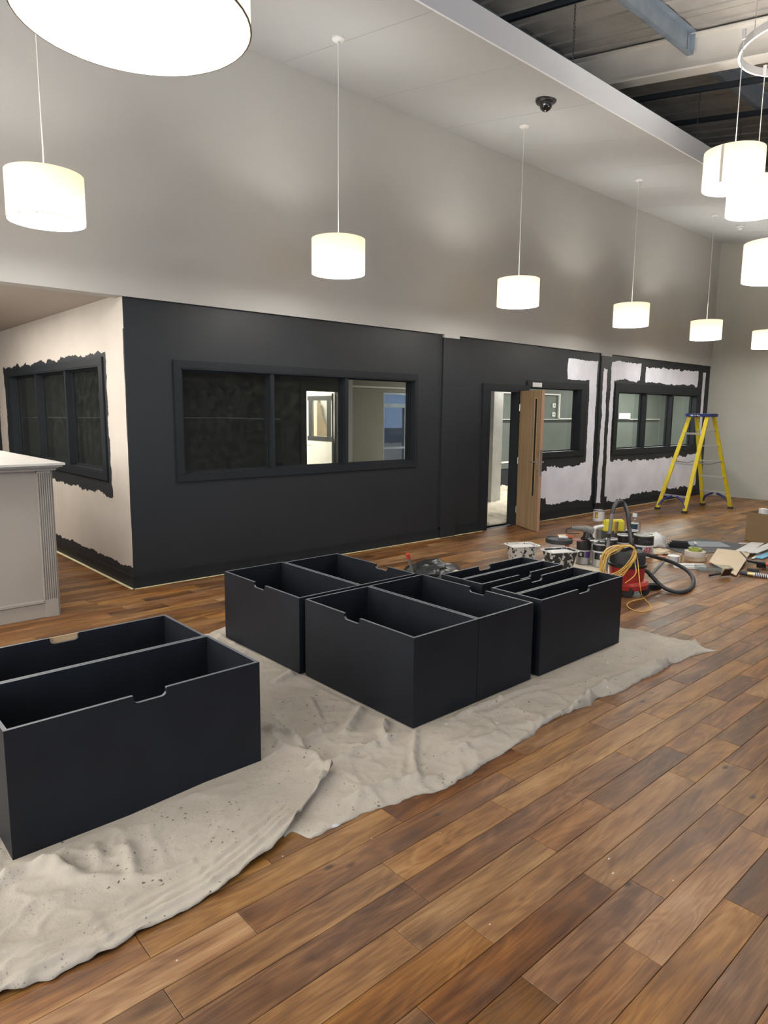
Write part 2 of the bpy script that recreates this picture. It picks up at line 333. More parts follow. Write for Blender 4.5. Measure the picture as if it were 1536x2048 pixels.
def spline(pts, k=8):
    P = [Vector(p) for p in pts]; out = []
    for i in range(len(P)-1):
        p0 = P[max(i-1, 0)]; p1 = P[i]; p2 = P[i+1]; p3 = P[min(i+2, len(P)-1)]
        for j in range(k):
            t = j/k; out.append(.5*((2*p1)+(p2-p0)*t+(2*p0-5*p1+4*p2-p3)*t*t+(3*p1-p0-3*p2+p3)*t*t*t))
    return out + [P[-1]]
def tag(o, label=None, cat=None, group=None, kind=None):
    if label: o['label'] = label
    if cat: o['category'] = cat
    if group: o['group'] = group
    if kind: o['kind'] = kind
    return o
def thing(name, loc, label=None, cat=None, group=None, kind=None, rz=0):
    o = bpy.data.objects.new(name, None); col.objects.link(o); o.location = loc; o.rotation_euler = (0, 0, rz); o.empty_display_size = .1
    ORG[o.name] = Vector(loc); return tag(o, label, cat, group, kind)
def dup(root, loc, label=None, rz=None):
    r = root.copy(); col.objects.link(r); r.location = loc
    if rz is not None: r.rotation_euler = (0, 0, rz)
    if label: r['label'] = label
    for ch in list(root.children):
        c = ch.copy(); col.objects.link(c); c.parent = r
        for g in list(ch.children):
            d = g.copy(); col.objects.link(d); d.parent = c
    return r
def RZ(a): return Matrix.Rotation(a, 3, 'Z')
def struct(name, mb, m, **k):
    o = mb.build(name, m, **k); o['kind'] = 'structure'; return o
def text_mesh(txt, size, m, parent, name, place, bold=False):
    cu = bpy.data.curves.new('txt', 'FONT'); cu.body = txt; cu.size = size; cu.align_x = 'CENTER'; cu.align_y = 'CENTER'; cu.extrude = 0.0004; cu.space_line = .85
    if bold: cu.offset = size*.02
    t = bpy.data.objects.new('t', cu); col.objects.link(t); bpy.context.view_layer.update()
    me = bpy.data.meshes.new_from_object(t.evaluated_get(bpy.context.evaluated_depsgraph_get())); bpy.data.objects.remove(t)
    o0 = ORG.get(parent.name, Vector())
    for v in me.vertices: v.co = place(v.co.x, v.co.y, v.co.z) - o0
    me.materials.clear(); me.materials.append(m); o = bpy.data.objects.new(name, me); col.objects.link(o); o.parent = parent; return o

# ------------------------------------------------------------------ setting: floor
XF, YW, XS = 15.1, 6.40, 2.525      # far wall, long wall, side wall
floor = struct('floor', MB().box(-4, -5, -.12, 20.5, 13, -.022), M['dark'])
PITCH_P, Y0 = .1365, .966
known = {-2: [], -1: [1.946, 2.914], 0: [3.01, 4.1], 1: [2.148, 3.43], 2: [1.62, 3.122], 3: [1.42, 2.181, 2.61, 3.353, 3.782],
         4: [.35, 1.60, 3.10], 5: [.735, 1.614, 2.265, 3.657], 6: [1.064, 2.483, 3.3], 7: [.756, 1.855], 8: [1.293, 2.4]}
tones = {(-1, 1.946): .80, (-1, 1.0): .45, (5, 1.614): .66, (3, .6): .62, (3, 1.42): .55, (3, 2.61): .22, (1, 1.2): .26, (2, 1.62): .66, (7, .756): .70, (7, 1.855): .34,
         (4, .35): .22, (4, 1.60): .36, (6, 1.064): .34, (0, 2.0): .45, (-2, 1.0): .30, (5, .735): .5, (8, 1.293): .62, (2, 3.122): .6, (3, 3.353): .55, (1, 2.148): .5, (6, 2.483): .6, (3, 2.181): .5}
def plank_geo(x0, x1, y0, y1):
    g = .0009; b = .0012; z = -.0004*random.random()
    vs = [(x0+g, y0+g, z-.016), (x1-g, y0+g, z-.016), (x1-g, y1-g, z-.016), (x0+g, y1-g, z-.016),
          (x0+g, y0+g, z-b), (x1-g, y0+g, z-b), (x1-g, y1-g, z-b), (x0+g, y1-g, z-b),
          (x0+g+b, y0+g+b, z), (x1-g-b, y0+g+b, z), (x1-g-b, y1-g-b, z), (x0+g+b, y1-g-b, z)]
    fs = [(0,1,5,4),(1,2,6,5),(2,3,7,6),(3,0,4,7),(4,5,9,8),(5,6,10,9),(6,7,11,10),(7,4,8,11),(8,9,10,11)]
    return vs, fs
planks = []
rnd = random.Random(11)
for r in range(-40, 88):
    y0 = Y0+r*PITCH_P; y1 = y0+PITCH_P
    if y0 > 12.9: break
    xe = 15.08 if y0 < 6.398 else 2.5
    if y0 >= 6.38: xs = -3.9
    else: xs = -3.9
    js = list(known.get(r, []))
    x = (js[0] if js else rnd.uniform(-3.5, -2.5)); left = []
    xx = x
    while xx > xs+.3:
        xx -= rnd.uniform(.45, 1.35); left.append(max(xx, xs))
    js = sorted(left)+(js if js else [x]); xx = js[-1]
    while xx < xe-.3:
        xx += rnd.uniform(.45, 1.35); js.append(min(xx, xe))
    if js[-1] < xe: js[-1] = xe
    if y0 < 6.40 < y1 and not any(abs(q-2.5) < .01 for q in js): js = sorted(js+[2.5])
    for i in range(len(js)-1):
        if js[i+1]-js[i] < .02: continue
        tn = rnd.betavariate(2.2, 2.0)
        for (tr, tx), tv in tones.items():
            if tr == r and js[i]-.25 <= tx < js[i+1]-.02 and (abs(tx-js[i]) < .01 or tx not in js): tn = tv
        planks.append((js[i], js[i+1], y0, 6.399 if (y0 < 6.40 < y1 and js[i] >= 2.49) else y1, tn, rnd.random(), rnd.random()))
def proj_px(p):
    d = Vector(p)-CAM; z = d.dot(fw)
    if z < .3: return None
    return 768+F_PX*d.dot(r2)/z, 1024+F_PX*d.dot(d2)/z, z
def in_view(p):
    best = 0
    for k in range(5):
        q = proj_px((p[0]+(p[1]-p[0])*k/4, (p[2]+p[3])/2, 0))
        if q and -20 < q[0] < 1556 and q[1] < 2070:
            best = max(best, min(p[1]-p[0], 1.2)/q[2]**2)
    return best
planks.sort(key=in_view, reverse=True)
def attr(me, vals):
    a = me.attributes.new('plank', 'FLOAT_VECTOR', 'POINT')
    for i, v in enumerate(vals): a.data[i].vector = v
for p in planks[:298]:
    vs, fs = plank_geo(*p[:4]); me = bpy.data.meshes.new('plank'); me.from_pydata(vs, [], fs); attr(me, [p[4:7]]*len(vs)); me.materials.append(M['plank'])
    o = bpy.data.objects.new('plank', me); col.objects.link(o); o.parent = floor
V, Fc, A = [], [], []
for p in planks[298:]:
    vs, fs = plank_geo(*p[:4]); n = len(V); V += vs; Fc += [tuple(i+n for i in f) for f in fs]; A += [p[4:7]]*len(vs)
me = bpy.data.meshes.new('distant_planks'); me.from_pydata(V, [], Fc); attr(me, A); me.materials.append(M['plank'])
o = bpy.data.objects.new('distant_planks', me); col.objects.link(o); o.parent = floor; o['kind'] = 'stuff'

# ------------------------------------------------------------------ setting: walls
def holed(mb, u0, u1, z0, z1, holes, fn):
    """wall slab u0..u1 x z0..z1 with rectangular holes; fn(ua,ub,za,zb) adds a block"""
    us = sorted({u0, u1, *[h[0] for h in holes], *[h[1] for h in holes]})
    for a, b in zip(us, us[1:]):
        zz = [(z0, z1)]
        for h in holes:
            if h[0] <= a+1e-6 and h[1] >= b-1e-6:
                nz = []
                for p, q in zz:
                    if h[2] > p: nz.append((p, min(q, h[2])))
                    if h[3] < q: nz.append((max(p, h[3]), q))
                zz = [t for t in nz if t[1]-t[0] > 1e-6]
        for p, q in zz: fn(a, b, p, q)
W1 = (3.065, 6.275, 1.075, 2.125); DO = (7.79, 8.50, 0, 2.05); W2 = (8.72, 10.17, 1.09, 2.125); W3 = (11.37, 14.55, 1.075, 2.12)
front_white = [(9.745, 10.64, 2.275, 2.60, .04), (10.41, 10.64, .30, 2.45, .05), (10.25, 10.60, .22, .90, .10), (9.28, 10.56, .24, .87, .10), (8.95, 9.6, .36, .80, .10), (8.78, 9.05, 2.06, 2.165, .03),
               (10.80, 10.93, .17, 2.50, .06),
               (11.09, 12.13, 2.32, 2.63, .08), (12.33, 14.55, 2.31, 2.60, .08), (11.09, 11.20, .25, 2.5, .05),
               (11.17, 14.8, .215, .87, .12), (14.77, 14.90, 1.0, 2.60, .05), (11.17, 12.0, .15, .4, .1)]
M['front'] = painted('front_wall_paint', DARK, WHITE, front_white, 0, .52, .10)
mb = MB(); holed(mb, XS, XF, 0, 2.74, [W1, DO, W2, W3], lambda a, b, p, q: mb.box(a, YW, p, b, YW+.15, q))
struct('wall_front', mb, M['front'])
struct('trim_1', MB().box(6.785, YW-.022, 0, 7.085, YW, 2.70).box(6.785, YW-.036, 0, 7.085, YW-.0, .155), M['front'])
struct('trim_2', MB().box(10.725, YW-.022, 0, 11.03, YW, 2.70).box(10.725, YW-.036, 0, 11.03, YW, .155), M['front'])
mb = MB().box(-4, YW-.02, 2.74, XF, YW+.15, 6.6)
mb.box(6.785, YW-.035, 2.70, 7.085, YW, 2.74).box(10.725, YW-.035, 2.70, 11.03, YW, 2.74)
struct('wall_upper', mb, M['wall'])
struct('trim_3', MB().box(-4, YW-.032, 2.738, XF, YW-.02, 2.925), M['wall'])
# skirting boards (pilasters interrupt them)
mb = MB()
for a, b in ((XS, 6.785), (7.085, 7.63), (8.66, 10.725), (11.03, XF)): mb.box(a, YW-.017, 0, b, YW, .118).box(a, YW-.012, .118, b, YW, .125)
struct('baseboard_front', mb, M['dark'])
side_dark = [(6.87, 10.72, .86, 2.275, .09), (6.3, 13.2, 0, .20, .07), (6.3, 6.425, 0, 2.45, .02), (11.1, 13.2, 0, 1.75, .16)]
M['side'] = painted('side_wall_paint', BEIGE, DARK, side_dark, 1, .6, .05)
WS = (7.06, 10.42, 1.08, 2.15)
mb = MB(); holed(mb, YW+.15, 13.0, 0, 2.78, [WS], lambda a, b, p, q: mb.box(XS, a, p, XS+.12, b, q))
mb.box(XS-.0015, YW+.002, 0, XS+.12, YW+.15, 2.74)
struct('wall_side', mb, M['side'])
struct('baseboard_side', MB().box(XS-.017, YW-.017, 0, XS-.0016, 13, .118), M['dark'])
struct('wall_alcove', MB().box(-4.1, 13, 0, XS+.12, 13.15, 2.8), M['backw'])
struct('ceiling', MB().box(-4.1, YW-.02, 2.765, XS+.12, 13.1, 2.85), M['alcove'])
struct('wall_left', MB().box(-4.15, -5, 0, -4, 13, 6.6), M['wall'])
struct('wall_far', MB().box(XF, -5, 0, XF+.15, YW, 6.6), M['far'])
struct('baseboard_far', MB().box(XF-.016, -5, 0, XF, YW-.02, .135).box(XF-.010, -5, .135, XF, YW-.02, .142), M['far'])
mb = MB(); holed(mb, -4, XF, 0, 4.9, [(-3.0, 6.0, .3, 2.9)], lambda a, b, p, q: mb.box(a, -5.15, p, b, -5, q))
struct('wall_back', mb, M['far'])

# masking tape stuck to the floor along the skirting
t = MB().box(XS-.04, YW-.048, 0.0008, 7.70, YW-.018, .0022).box(8.68, YW-.045, 0.0008, 14.0, YW-.018, .0022).box(XS-.048, YW-.048, .0008, XS-.018, 12.5, .0022)
tag(t.build('masking_tape', M['tape']), 'pale yellow masking tape stuck on the floor along the dark skirting', 'tape')

# sloping ceiling raft: boards with open joints, and its white fascia
SL, ZC = .163, 5.253
def zc(y, e=0): return ZC-SL*(YW-y)+e
YR = 4.20
raft = struct('ceiling', MB().add([(-4, YW, zc(YW, .03)), (XF, YW, zc(YW, .03)), (XF, YR+.02, zc(YR, .03)), (-4, YR+.02, zc(YR, .03)), (-4, YW, zc(YW, .10)), (XF, YW, zc(YW, .10)), (XF, YR+.02, zc(YR, .10)), (-4, YR+.02, zc(YR, .10))],
       [(0,1,2,3),(7,6,5,4),(0,4,5,1),(1,5,6,2),(2,6,7,3),(3,7,4,0)]), M['ceil'])
jx = [4.275+1.2*k for k in range(-7, 10)]
xs = [-4]+[x for x in jx if -4 < x < XF]+[XF]
for a, b in zip(xs, xs[1:]):
    g = .002
    MB().add([(a+g, YW-.022, zc(YW-.022)), (b-g, YW-.022, zc(YW-.022)), (b-g, YR, zc(YR)), (a+g, YR, zc(YR)), (a+g, YW-.022, zc(YW-.022, .028)), (b-g, YW-.022, zc(YW-.022, .028)), (b-g, YR, zc(YR, .028)), (a+g, YR, zc(YR, .028))],
             [(0,1,2,3),(7,6,5,4),(0,4,5,1),(1,5,6,2),(2,6,7,3),(3,7,4,0)]).build('ceiling_panel', M['ceil'], raft)
struct('trim_4', MB().box(-4, YR-.02, zc(YR)-.006, XF, YR, 5.12), M['fascia'])

# roof: ribbed sheets, purlins, rafters, hanging channels and chains
def slope_block(mb, x0, x1, y0, y1, e0, e1):
    return mb.add([(x0, y0, zc(y0, e0)), (x1, y0, zc(y0, e0)), (x1, y1, zc(y1, e0)), (x0, y1, zc(y1, e0)), (x0, y0, zc(y0, e1)), (x1, y0, zc(y0, e1)), (x1, y1, zc(y1, e1)), (x0, y1, zc(y1, e1))],
                  [(0,3,2,1),(4,5,6,7),(0,1,5,4),(1,2,6,5),(2,3,7,6),(3,0,4,7)])
roof = struct('roof', slope_block(MB(), -4, XF, -5, YW, 1.24, 1.30), M['roof'])
x = -4.0
while x < XF:
    x1 = min(x+1.0, XF); mb = MB(); slope_block(mb, x+.004, x1-.004, -5, YW, 1.212, 1.238)
    for k in range(3):
        xr = x+.17+.33*k
        if xr+.05 < XF: slope_block(mb, xr, xr+.05, -5, YW, 1.19, 1.213)
    mb.build('roof_sheet', M['roof'], roof); x += 1.0
for yp in (5.70, 4.03, 2.36, .69, -.98, -2.65):
    mb = MB(); slope_block(mb, -4, XF, yp, yp+.006, .99, 1.19); slope_block(mb, -4, XF, yp, yp+.075, .985, .992); slope_block(mb, -4, XF, yp-.07, yp+.006, 1.182, 1.189); slope_block(mb, -4, XF, yp+.069, yp+.075, .985, 1.01)
    mb.build('purlin', M['galv'], roof)
for xr in (2.5, 8.41, 14.3):
    mb = MB(); slope_block(mb, xr-.012, xr+.012, -5, YW-.02, .815, 1.19); slope_block(mb, xr-.105, xr+.105, -5, YW-.02, .80, .82); slope_block(mb, xr-.105, xr+.105, -5, YW-.02, 1.17, 1.185)
    rf = mb.build('rafter', M['raft'], roof)
    for yp in (4.03, 2.36, .69): MB().box(xr-.18, yp-.012, zc(yp, .985), xr-.105, yp-.004, zc(yp, 1.16)).box(xr-.11, yp-.05, zc(yp, .985), xr-.10, yp, zc(yp, 1.16)).build('cleat', M['galv'], rf)
for xc in (6.30, 9.09, 10.45, 3.45):
    mb = MB(); e = .82 if xc < 10 else .9
    slope_block(mb, xc-.025, xc-.02, -1.5, YW-.1, e, e+.06); slope_block(mb, xc+.02, xc+.025, -1.5, YW-.1, e, e+.06); slope_block(mb, xc-.025, xc+.025, -1.5, YW-.1, e+.055, e+.06)
    mb.build('channel', M['chan'], roof)
def chain(x, y, z0, z1, name='chain'):
    mb = MB(); z = z0; k = 0
    while z < z1:
        pts = []
        for i in range(10):
            a = 2*PI*i/10; u = math.cos(a)*.009; v = math.sin(a)*.021
            pts.append((x+(u if k % 2 else 0), y+(0 if k % 2 else u), z+.018+v))
        mb.tube(pts, .0032, 5, closed=True); z += .032; k += 1
    mb.tube([(x, y, z0-.05), (x, y, z0+.0)], .006, 6); mb.tube([(x+.02*math.cos(a/6*2*PI), y, z0+.02+.03*math.sin(a/6*2*PI)) for a in range(6)], .005, 5, closed=True)
    return mb.build('chain', M['chain'], roof, smooth=True)
for (x, y) in ((6.33, 4.27), (9.10, 4.25), (9.10, 5.0), (3.47, 4.27), (4.75, 4.27), (10.45, 4.27)):
    chain(x, y, 5.10 if y < 4.5 else 5.12, zc(y, .83))

# ------------------------------------------------------------------ windows and doors
def window(name, label, o, bars, axis, face, glass_y, casing, inner, back=.15):
    """o=(u0,u1,z0,z1) opening; casing = width of architrave; axis 0: runs along x in the long wall, 1: along y in the side wall"""
    t = thing(name, ((o[0]+o[1])/2, face, o[2]) if axis == 0 else (face, (o[0]+o[1])/2, o[2]), label, None, None, 'structure')
    sgn = 1
    def B(mb, u0, u1, d0, d1, z0, z1):
        if axis == 0: mb.box(u0, face+d0, z0, u1, face+d1, z1)
        else: mb.box(face+d0, u0, z0, face+d1, u1, z1)
    cl, cr, ct, cb = casing
    for (a, b, p, q) in ((o[0]-cl, o[1]+cr, o[3], o[3]+ct), (o[0]-cl, o[1]+cr, o[2]-cb, o[2]), (o[0]-cl, o[0], o[2], o[3]), (o[1], o[1]+cr, o[2], o[3])):
        mb = MB(); B(mb, a, b, -.018, 0, p, q)
        if b-a > .02: mb.build('casing', M['dark'], t, bevel=.003)
    mb = MB()   # lining of the reveal
    B(mb, o[0], o[0]+.012, -.012, back, o[2], o[3]); B(mb, o[1]-.012, o[1], -.012, back, o[2], o[3]); B(mb, o[0], o[1], -.012, back, o[3]-.012, o[3]); B(mb, o[0], o[1], -.012, back, o[2], o[2]+.012)
    mb.build('window_frame', M['dark'], t)
    us = [o[0]+.012]+list(bars)+[o[1]-.012]; edges = []
    for i, u in enumerate(bars):
        mb = MB(); B(mb, u-.025, u+.025, .002, back-.005, o[2]+.012, o[3]-.012); mb.build('mullion', M['dark'], t, bevel=.003)
    for i in range(len(us)-1):
        a = us[i]+(.025 if i else 0); b = us[i+1]-(.025 if i < len(us)-2 else 0)
        mb = MB(); g0, g1 = glass_y-.022, glass_y-.004
        B(mb, a, b, g0, g1, o[2]+.012, o[2]+.032); B(mb, a, b, g0, g1, o[3]-.03, o[3]-.012); B(mb, a, a+.015, g0, g1, o[2]+.032, o[3]-.03); B(mb, b-.015, b, g0, g1, o[2]+.032, o[3]-.03)
        mb.build('glazing_bead', M['dark'], t)
        mb = MB(); B(mb, a, b, glass_y-.003, glass_y+.003, o[2]+.012, o[3]-.012); mb.build('pane', M['glass'], t)
    return t
window('window_1', 'wide three pane window in the fully painted charcoal wall', W1, (4.125, 5.16), 0, YW, .075, (.075, .06, .075, .07), 0)
window('window_2', 'single pane sidelight window right of the open oak door', W2, (), 0, YW, .11, (.06, .165, .085, .08), 0)
window('window_3', 'three pane window framed by half painted wall behind the ladder', W3, (12.42, 13.50), 0, YW, .12, (.125, .165, .14, .10), 0)
window('window_4', 'three pane window in the beige side wall above the cream counter', WS, (8.15, 9.27), 1, XS, .09, (.11, .11, .08, .08), 0, .12)
w2 = [o for o in col.objects if o.name == 'window_2'][0]
MB().box(8.79, YW-.0195, 2.118, 9.03, YW-.018, 2.185).build('unpainted_patch', M['paper'], w2)
d = thing('door_1', (8.14, YW, 0), 'oak door standing open beside the glazed dark wall', None, None, 'structure')
for (a, b, p, q) in ((DO[0]-.16, DO[0], 0, 2.05), (DO[0]-.16, DO[1]+.16, 2.05, 2.135), (DO[1], DO[1]+.16, 0, 2.05)):
    MB().box(a, YW-.018, p, b, YW, q).build('casing', M['dark'], d, bevel=.003)
MB().box(DO[0], YW-.012, 0, DO[0]+.02, YW+.15, 2.05).box(DO[1]-.02, YW-.012, 0, DO[1], YW+.15, 2.05).box(DO[0], YW-.012, 2.03, DO[1], YW+.15, 2.05).build('door_frame', M['dark'], d)
# leaf, swung into the hall
hx, hy = 8.49, YW-.02; ex, ey = 8.205, 5.79
dv = Vector((ex-hx, ey-hy, 0)); dl = dv.length; dv.normalize(); nv = Vector((-dv.y, dv.x, 0))    # nv points to the wall side (+x)
def DP(u, n, z): return Vector((hx, hy, 0))+dv*u+nv*n+Vector((0, 0, z))
def dbox(mb, u0, u1, n0, n1, z0, z1):
    return mb.add([DP(u0,n0,z0), DP(u1,n0,z0), DP(u1,n1,z0), DP(u0,n1,z0), DP(u0,n0,z1), DP(u1,n0,z1), DP(u1,n1,z1), DP(u0,n1,z1)], [(0,3,2,1),(4,5,6,7),(0,1,5,4),(1,2,6,5),(2,3,7,6),(3,0,4,7)])
ga, gb, gz0, gz1 = dl-.20, dl-.125, .50, 1.93
mb = MB(); T = .044
dbox(mb, 0, ga, 0, T, .008, 2.045); dbox(mb, gb, dl, 0, T, .008, 2.045); dbox(mb, ga, gb, 0, T, .008, gz0); dbox(mb, ga, gb, 0, T, gz1, 2.045)
leaf = mb.build('door_leaf', M['oak'], d)
mb = MB(); dbox(mb, dl-.0005, dl+.004, .001, T-.001, .008, 2.045); mb.build('door_edge', mat('door_edge_wood', (.34, .20, .13), .5), leaf, label='pinkish lipping along the door edge')
mb = MB(); dbox(mb, ga, gb, .006, .026, gz0, gz1); mb.build('vision_panel', mat('smoked_glass', (.01, .01, .01), .1), leaf)
mb = MB(); dbox(mb, ga-.012, ga+.004, -.002, T+.002, gz0-.008, gz1+.008); dbox(mb, gb-.004, gb+.012, -.002, T+.002, gz0-.008, gz1+.008); dbox(mb, ga, gb, -.006, T+.006, gz0-.010, gz0+.006); dbox(mb, ga, gb, -.006, T+.006, gz1-.006, gz1+.008)
mb.build('glazing_bead', mat('oak_bead', (.36, .25, .14), .5), leaf)
mb = MB(); dbox(mb, ga-.004, gb+.004, -.012, -.004, gz0+.0, gz0+.02); mb.build('bead_end', M['brass'], leaf)
for sgn, n0 in ((-1, 0), (1, T)):
    mb = MB(); dbox(mb, dl-.075, dl-.035, n0-(.006 if sgn < 0 else 0), n0+(.006 if sgn > 0 else 0), .90, 1.08)
    mb.tube([DP(dl-.055, n0, 1.02), DP(dl-.055, n0+sgn*.05, 1.02), DP(dl-.06, n0+sgn*.055, 1.02), DP(dl-.17, n0+sgn*.055, 1.015)], .0085, 8)
    mb.build('door_handle', M['steel'], leaf, smooth=True)
mb = MB(); dbox(mb, dl+.004, dl+.006, .008, T-.008, .82, 1.20); mb.build('lock_plate', M['steel'], leaf)
for z in (.25, 1.0, 1.8):
    mb = MB(); mb.tube([DP(-.004, .0, z-.05), DP(-.004, .0, z+.05)], .007, 8); mb.build('hinge', M['steel'], leaf)

# ------------------------------------------------------------------ rooms behind the glazed wall
struct('wall_backroom', MB().box(2.65, 10.8, 0, 6.12, 10.92, 2.75).box(6.0, 9.2, 0, 6.12, 10.8, 2.75).box(6.12, 9.2, 0, 6.56, 9.32, 2.75).box(7.24, 9.2, 0, 7.42, 9.32, 2.75).box(6.56, 9.2, 2.04, 7.24, 9.32, 2.75).box(6.0, 9.1, 0, 6.25, 9.2, 2.75), M['dark'])
struct('trim_5', MB().box(2.65, 10.765, 1.545, 6.0, 10.8, 1.58).box(5.965, 9.1, 1.545, 6.0, 10.765, 1.58), M['dark'])
struct('trim_6', MB().box(2.65, 10.75, 1.58, 6.0, 10.8, 1.595).box(5.95, 9.1, 1.58, 6.0, 10.75, 1.595), M['bluegrey'])
struct('trim_7', MB().box(6.45, 9.18, 0, 6.56, 9.2, 2.15).box(7.24, 9.18, 0, 7.34, 9.2, 2.15).box(6.56, 9.18, 2.04, 7.24, 9.2, 2.15), M['dark'])
struct('wall_partition', MB().box(7.42, 9.2, 0, 7.54, 12.2, 2.75), M['storew'])
struct('wall_store', MB().box(6.12, 12.2, 0, 7.54, 12.3, 2.75).box(6.12, 9.32, 0, 6.16, 12.2, 2.75), M['storew'])
mb = MB(); holed(mb, 7.54, 20.4, 0, 2.75, [(9.02, 10.0, .62, 2.10)], lambda a, b, p, q: mb.box(a, 10.07, p, b, 10.2, q))
struct('wall_rear', mb, M['backw'])
struct('wall_rear_plaster', MB().box(7.54, 10.05, 0, 9.02, 10.069, 2.75).box(9.02, 10.05, 2.10, 10.0, 10.069, 2.75).box(9.02, 10.05, 0, 10.0, 10.069, .62), M['backtan'])
struct('wall_end', MB().box(20.4, 6.5, 0, 20.5, 10.2, 2.75), M['backw'])
struct('wall_inner', MB().box(XF+.15, 6.4, 0, 20.4, 6.55, 2.75), M['backw'])
struct('ceiling', MB().box(XS+.12, YW+.15, 2.75, 20.5, 12.3, 2.85), M['white'])
struct('trim_8', MB().box(10.0, 10.045, 1.535, 20.4, 10.07, 1.56).box(10.0, 10.052, 1.50, 20.4, 10.07, 1.512), M['dark'])
struct('trim_9', MB().box(10.0, 10.035, 1.56, 20.4, 10.07, 1.575), M['post'])
struct('trim_10', MB().box(7.6, 10.02, 2.165, 15.0, 10.06, 2.20).box(14.955, 10.02, 1.59, 15.0, 10.06, 2.165).box(14.955, 10.02, 1.575, 16.2, 10.06, 1.60), M['white'])
struct('trim_11', MB().box(10.0, 9.95, 0, 20.4, 10.07, .43), M['dark'])
struct('trim_12', MB().box(10.0, 9.93, .43, 20.4, 10.07, .56), M['backw'])
struct('trim_13', MB().box(10.0, 9.92, .56, 20.4, 10.07, .585), M['post'])
tag(MB().box(10.22, 8.28, .012, 10.50, 8.55, 2.74).build('pillar', M['post'], bevel=.004), 'pale bare plasterboard pillar just inside the open doorway', 'pillar')
for z, nm, lb in ((1.913, 'wall_switch', 'small white upper switch plate seen through the sidelight window'), (1.69, 'wall_switch', 'small white lower switch plate seen through the sidelight window')):
    t = thing('wall_switch', (14.78, 10.055, z), lb, 'switch', 'switch plates on the rear wall')
    MB().box(14.72, 10.045, z-.055, 14.84, 10.069, z+.055).build('plate', M['white'], t, bevel=.003); MB().box(14.765, 10.04, z-.02, 14.795, 10.046, z+.02).build('rocker', M['black'], t)
tag(MB().box(17.9, 10.0, 1.58, 18.5, 10.03, 1.74).build('paper_sign', M['paper']), 'white card propped on the dado rail seen through the far window', 'card')
# window to the outside in the rear wall
t = thing('window_5', (9.5, 10.1, .62), 'outside window seen through the right pane of the wide window', None, None, 'structure')
mb = MB()
for (a, b, p, q) in ((9.02, 9.07, .62, 2.10), (9.95, 10.0, .62, 2.10), (9.07, 9.95, .62, .67), (9.07, 9.95, 2.05, 2.10)): mb.box(a, 10.08, p, b, 10.16, q)
mb.build('window_frame', M['galv'], t)
MB().box(9.07, 10.08, 1.80, 9.95, 10.15, 1.88).build('transom', M['galv'], t); MB().box(9.62, 10.08, .67, 9.68, 10.15, 1.80).build('mullion', M['galv'], t); MB().box(9.07, 10.08, .98, 9.62, 10.15, 1.02).build('glazing_bar', M['galv'], t)
MB().box(9.07, 10.11, .67, 9.95, 10.116, 2.05).build('pane', M['glass'], t)
struct('ground', MB().box(3, 13.2, -.3, 60, 60, -.2), M['ground'])
# parked car outside
cp = Vector((13.6, 18.3, -.2)); t = thing('car', cp, 'parked pale blue car seen outside through the rear window', 'car')
prof = [(-2.0,.25),(-2.05,.65),(-1.6,.85),(-1.1,.95),(-.55,1.38),(.75,1.40),(1.35,1.0),(1.95,.88),(2.05,.55),(2.0,.25)]
MB().prism(prof, -.82, .82, lambda u, v, a: cp+Vector((u, a, v))).build('body', M['carp'], t, bevel=.05, smooth=True)
MB().prism([(-1.0,.97),(-.52,1.32),(.70,1.34),(1.22,1.02)], -.835, .835, lambda u, v, a: cp+Vector((u, a, v))).build('side_window', M['black'], t)
for u in (-1.25, 1.25):
    for a in (-.84, .66): MB().tube([cp+Vector((u, a, .32)), cp+Vector((u, a+.18, .32))], .32, 20).build('wheel', M['blackr'], t)
# store room door with brushed dark surround
t = thing('door_2', (7.2, 9.36, 0), 'white store room door with dark brushed frame round its glass', None, None, 'structure')
hp = Vector((7.235, 9.34, 0)); du = Vector((.03, 1, 0)).normalized(); dnn = Vector((-du.y, du.x, 0))
def SP(u, n, z): return hp+du*u+dnn*n+Vector((0, 0, z))
def sbox(mb, u0, u1, n0, n1, z0, z1):
    return mb.add([SP(u0,n0,z0), SP(u1,n0,z0), SP(u1,n1,z0), SP(u0,n1,z0), SP(u0,n0,z1), SP(u1,n0,z1), SP(u1,n1,z1), SP(u0,n1,z1)], [(0,3,2,1),(4,5,6,7),(0,1,5,4),(1,2,6,5),(2,3,7,6),(3,0,4,7)])
mb = MB(); sbox(mb, 0, .74, 0, .04, .01, 1.28); sbox(mb, 0, .74, 0, .04, 1.90, 2.02); sbox(mb, 0, .14, 0, .04, 1.28, 1.90); sbox(mb, .60, .74, 0, .04, 1.28, 1.90)
lf = mb.build('door_leaf', M['storew'], t)
mb = MB(); sbox(mb, .02, .70, -.003, 0, 1.20, 1.28); sbox(mb, .02, .70, -.003, 0, 1.90, 1.97); sbox(mb, .03, .14, -.003, 0, 1.28, 1.90); sbox(mb, .60, .70, -.003, 0, 1.28, 1.90); sbox(mb, -.002, .03, -.003, 0, .1, 1.25)
sbox(mb, .0, .74, .04, .043, 1.20, 1.28); sbox(mb, .0, .74, .04, .043, 1.90, 1.98); sbox(mb, .02, .14, .04, .043, 1.28, 1.90); sbox(mb, .60, .70, .04, .043, 1.28, 1.90); mb.build('paint_surround', M['dark'], lf)
mb = MB(); sbox(mb, .14, .60, .017, .023, 1.28, 1.90); mb.build('pane', M['glass'], lf)
mb = MB(); mb.tube([SP(.68, .04, 1.12), SP(.68, .09, 1.12), SP(.57, .09, 1.12)], .009, 8); mb.tube([SP(.68, 0, 1.12), SP(.68, -.05, 1.12), SP(.57, -.05, 1.12)], .009, 8); mb.build('door_handle', M['brass'], lf, smooth=True)
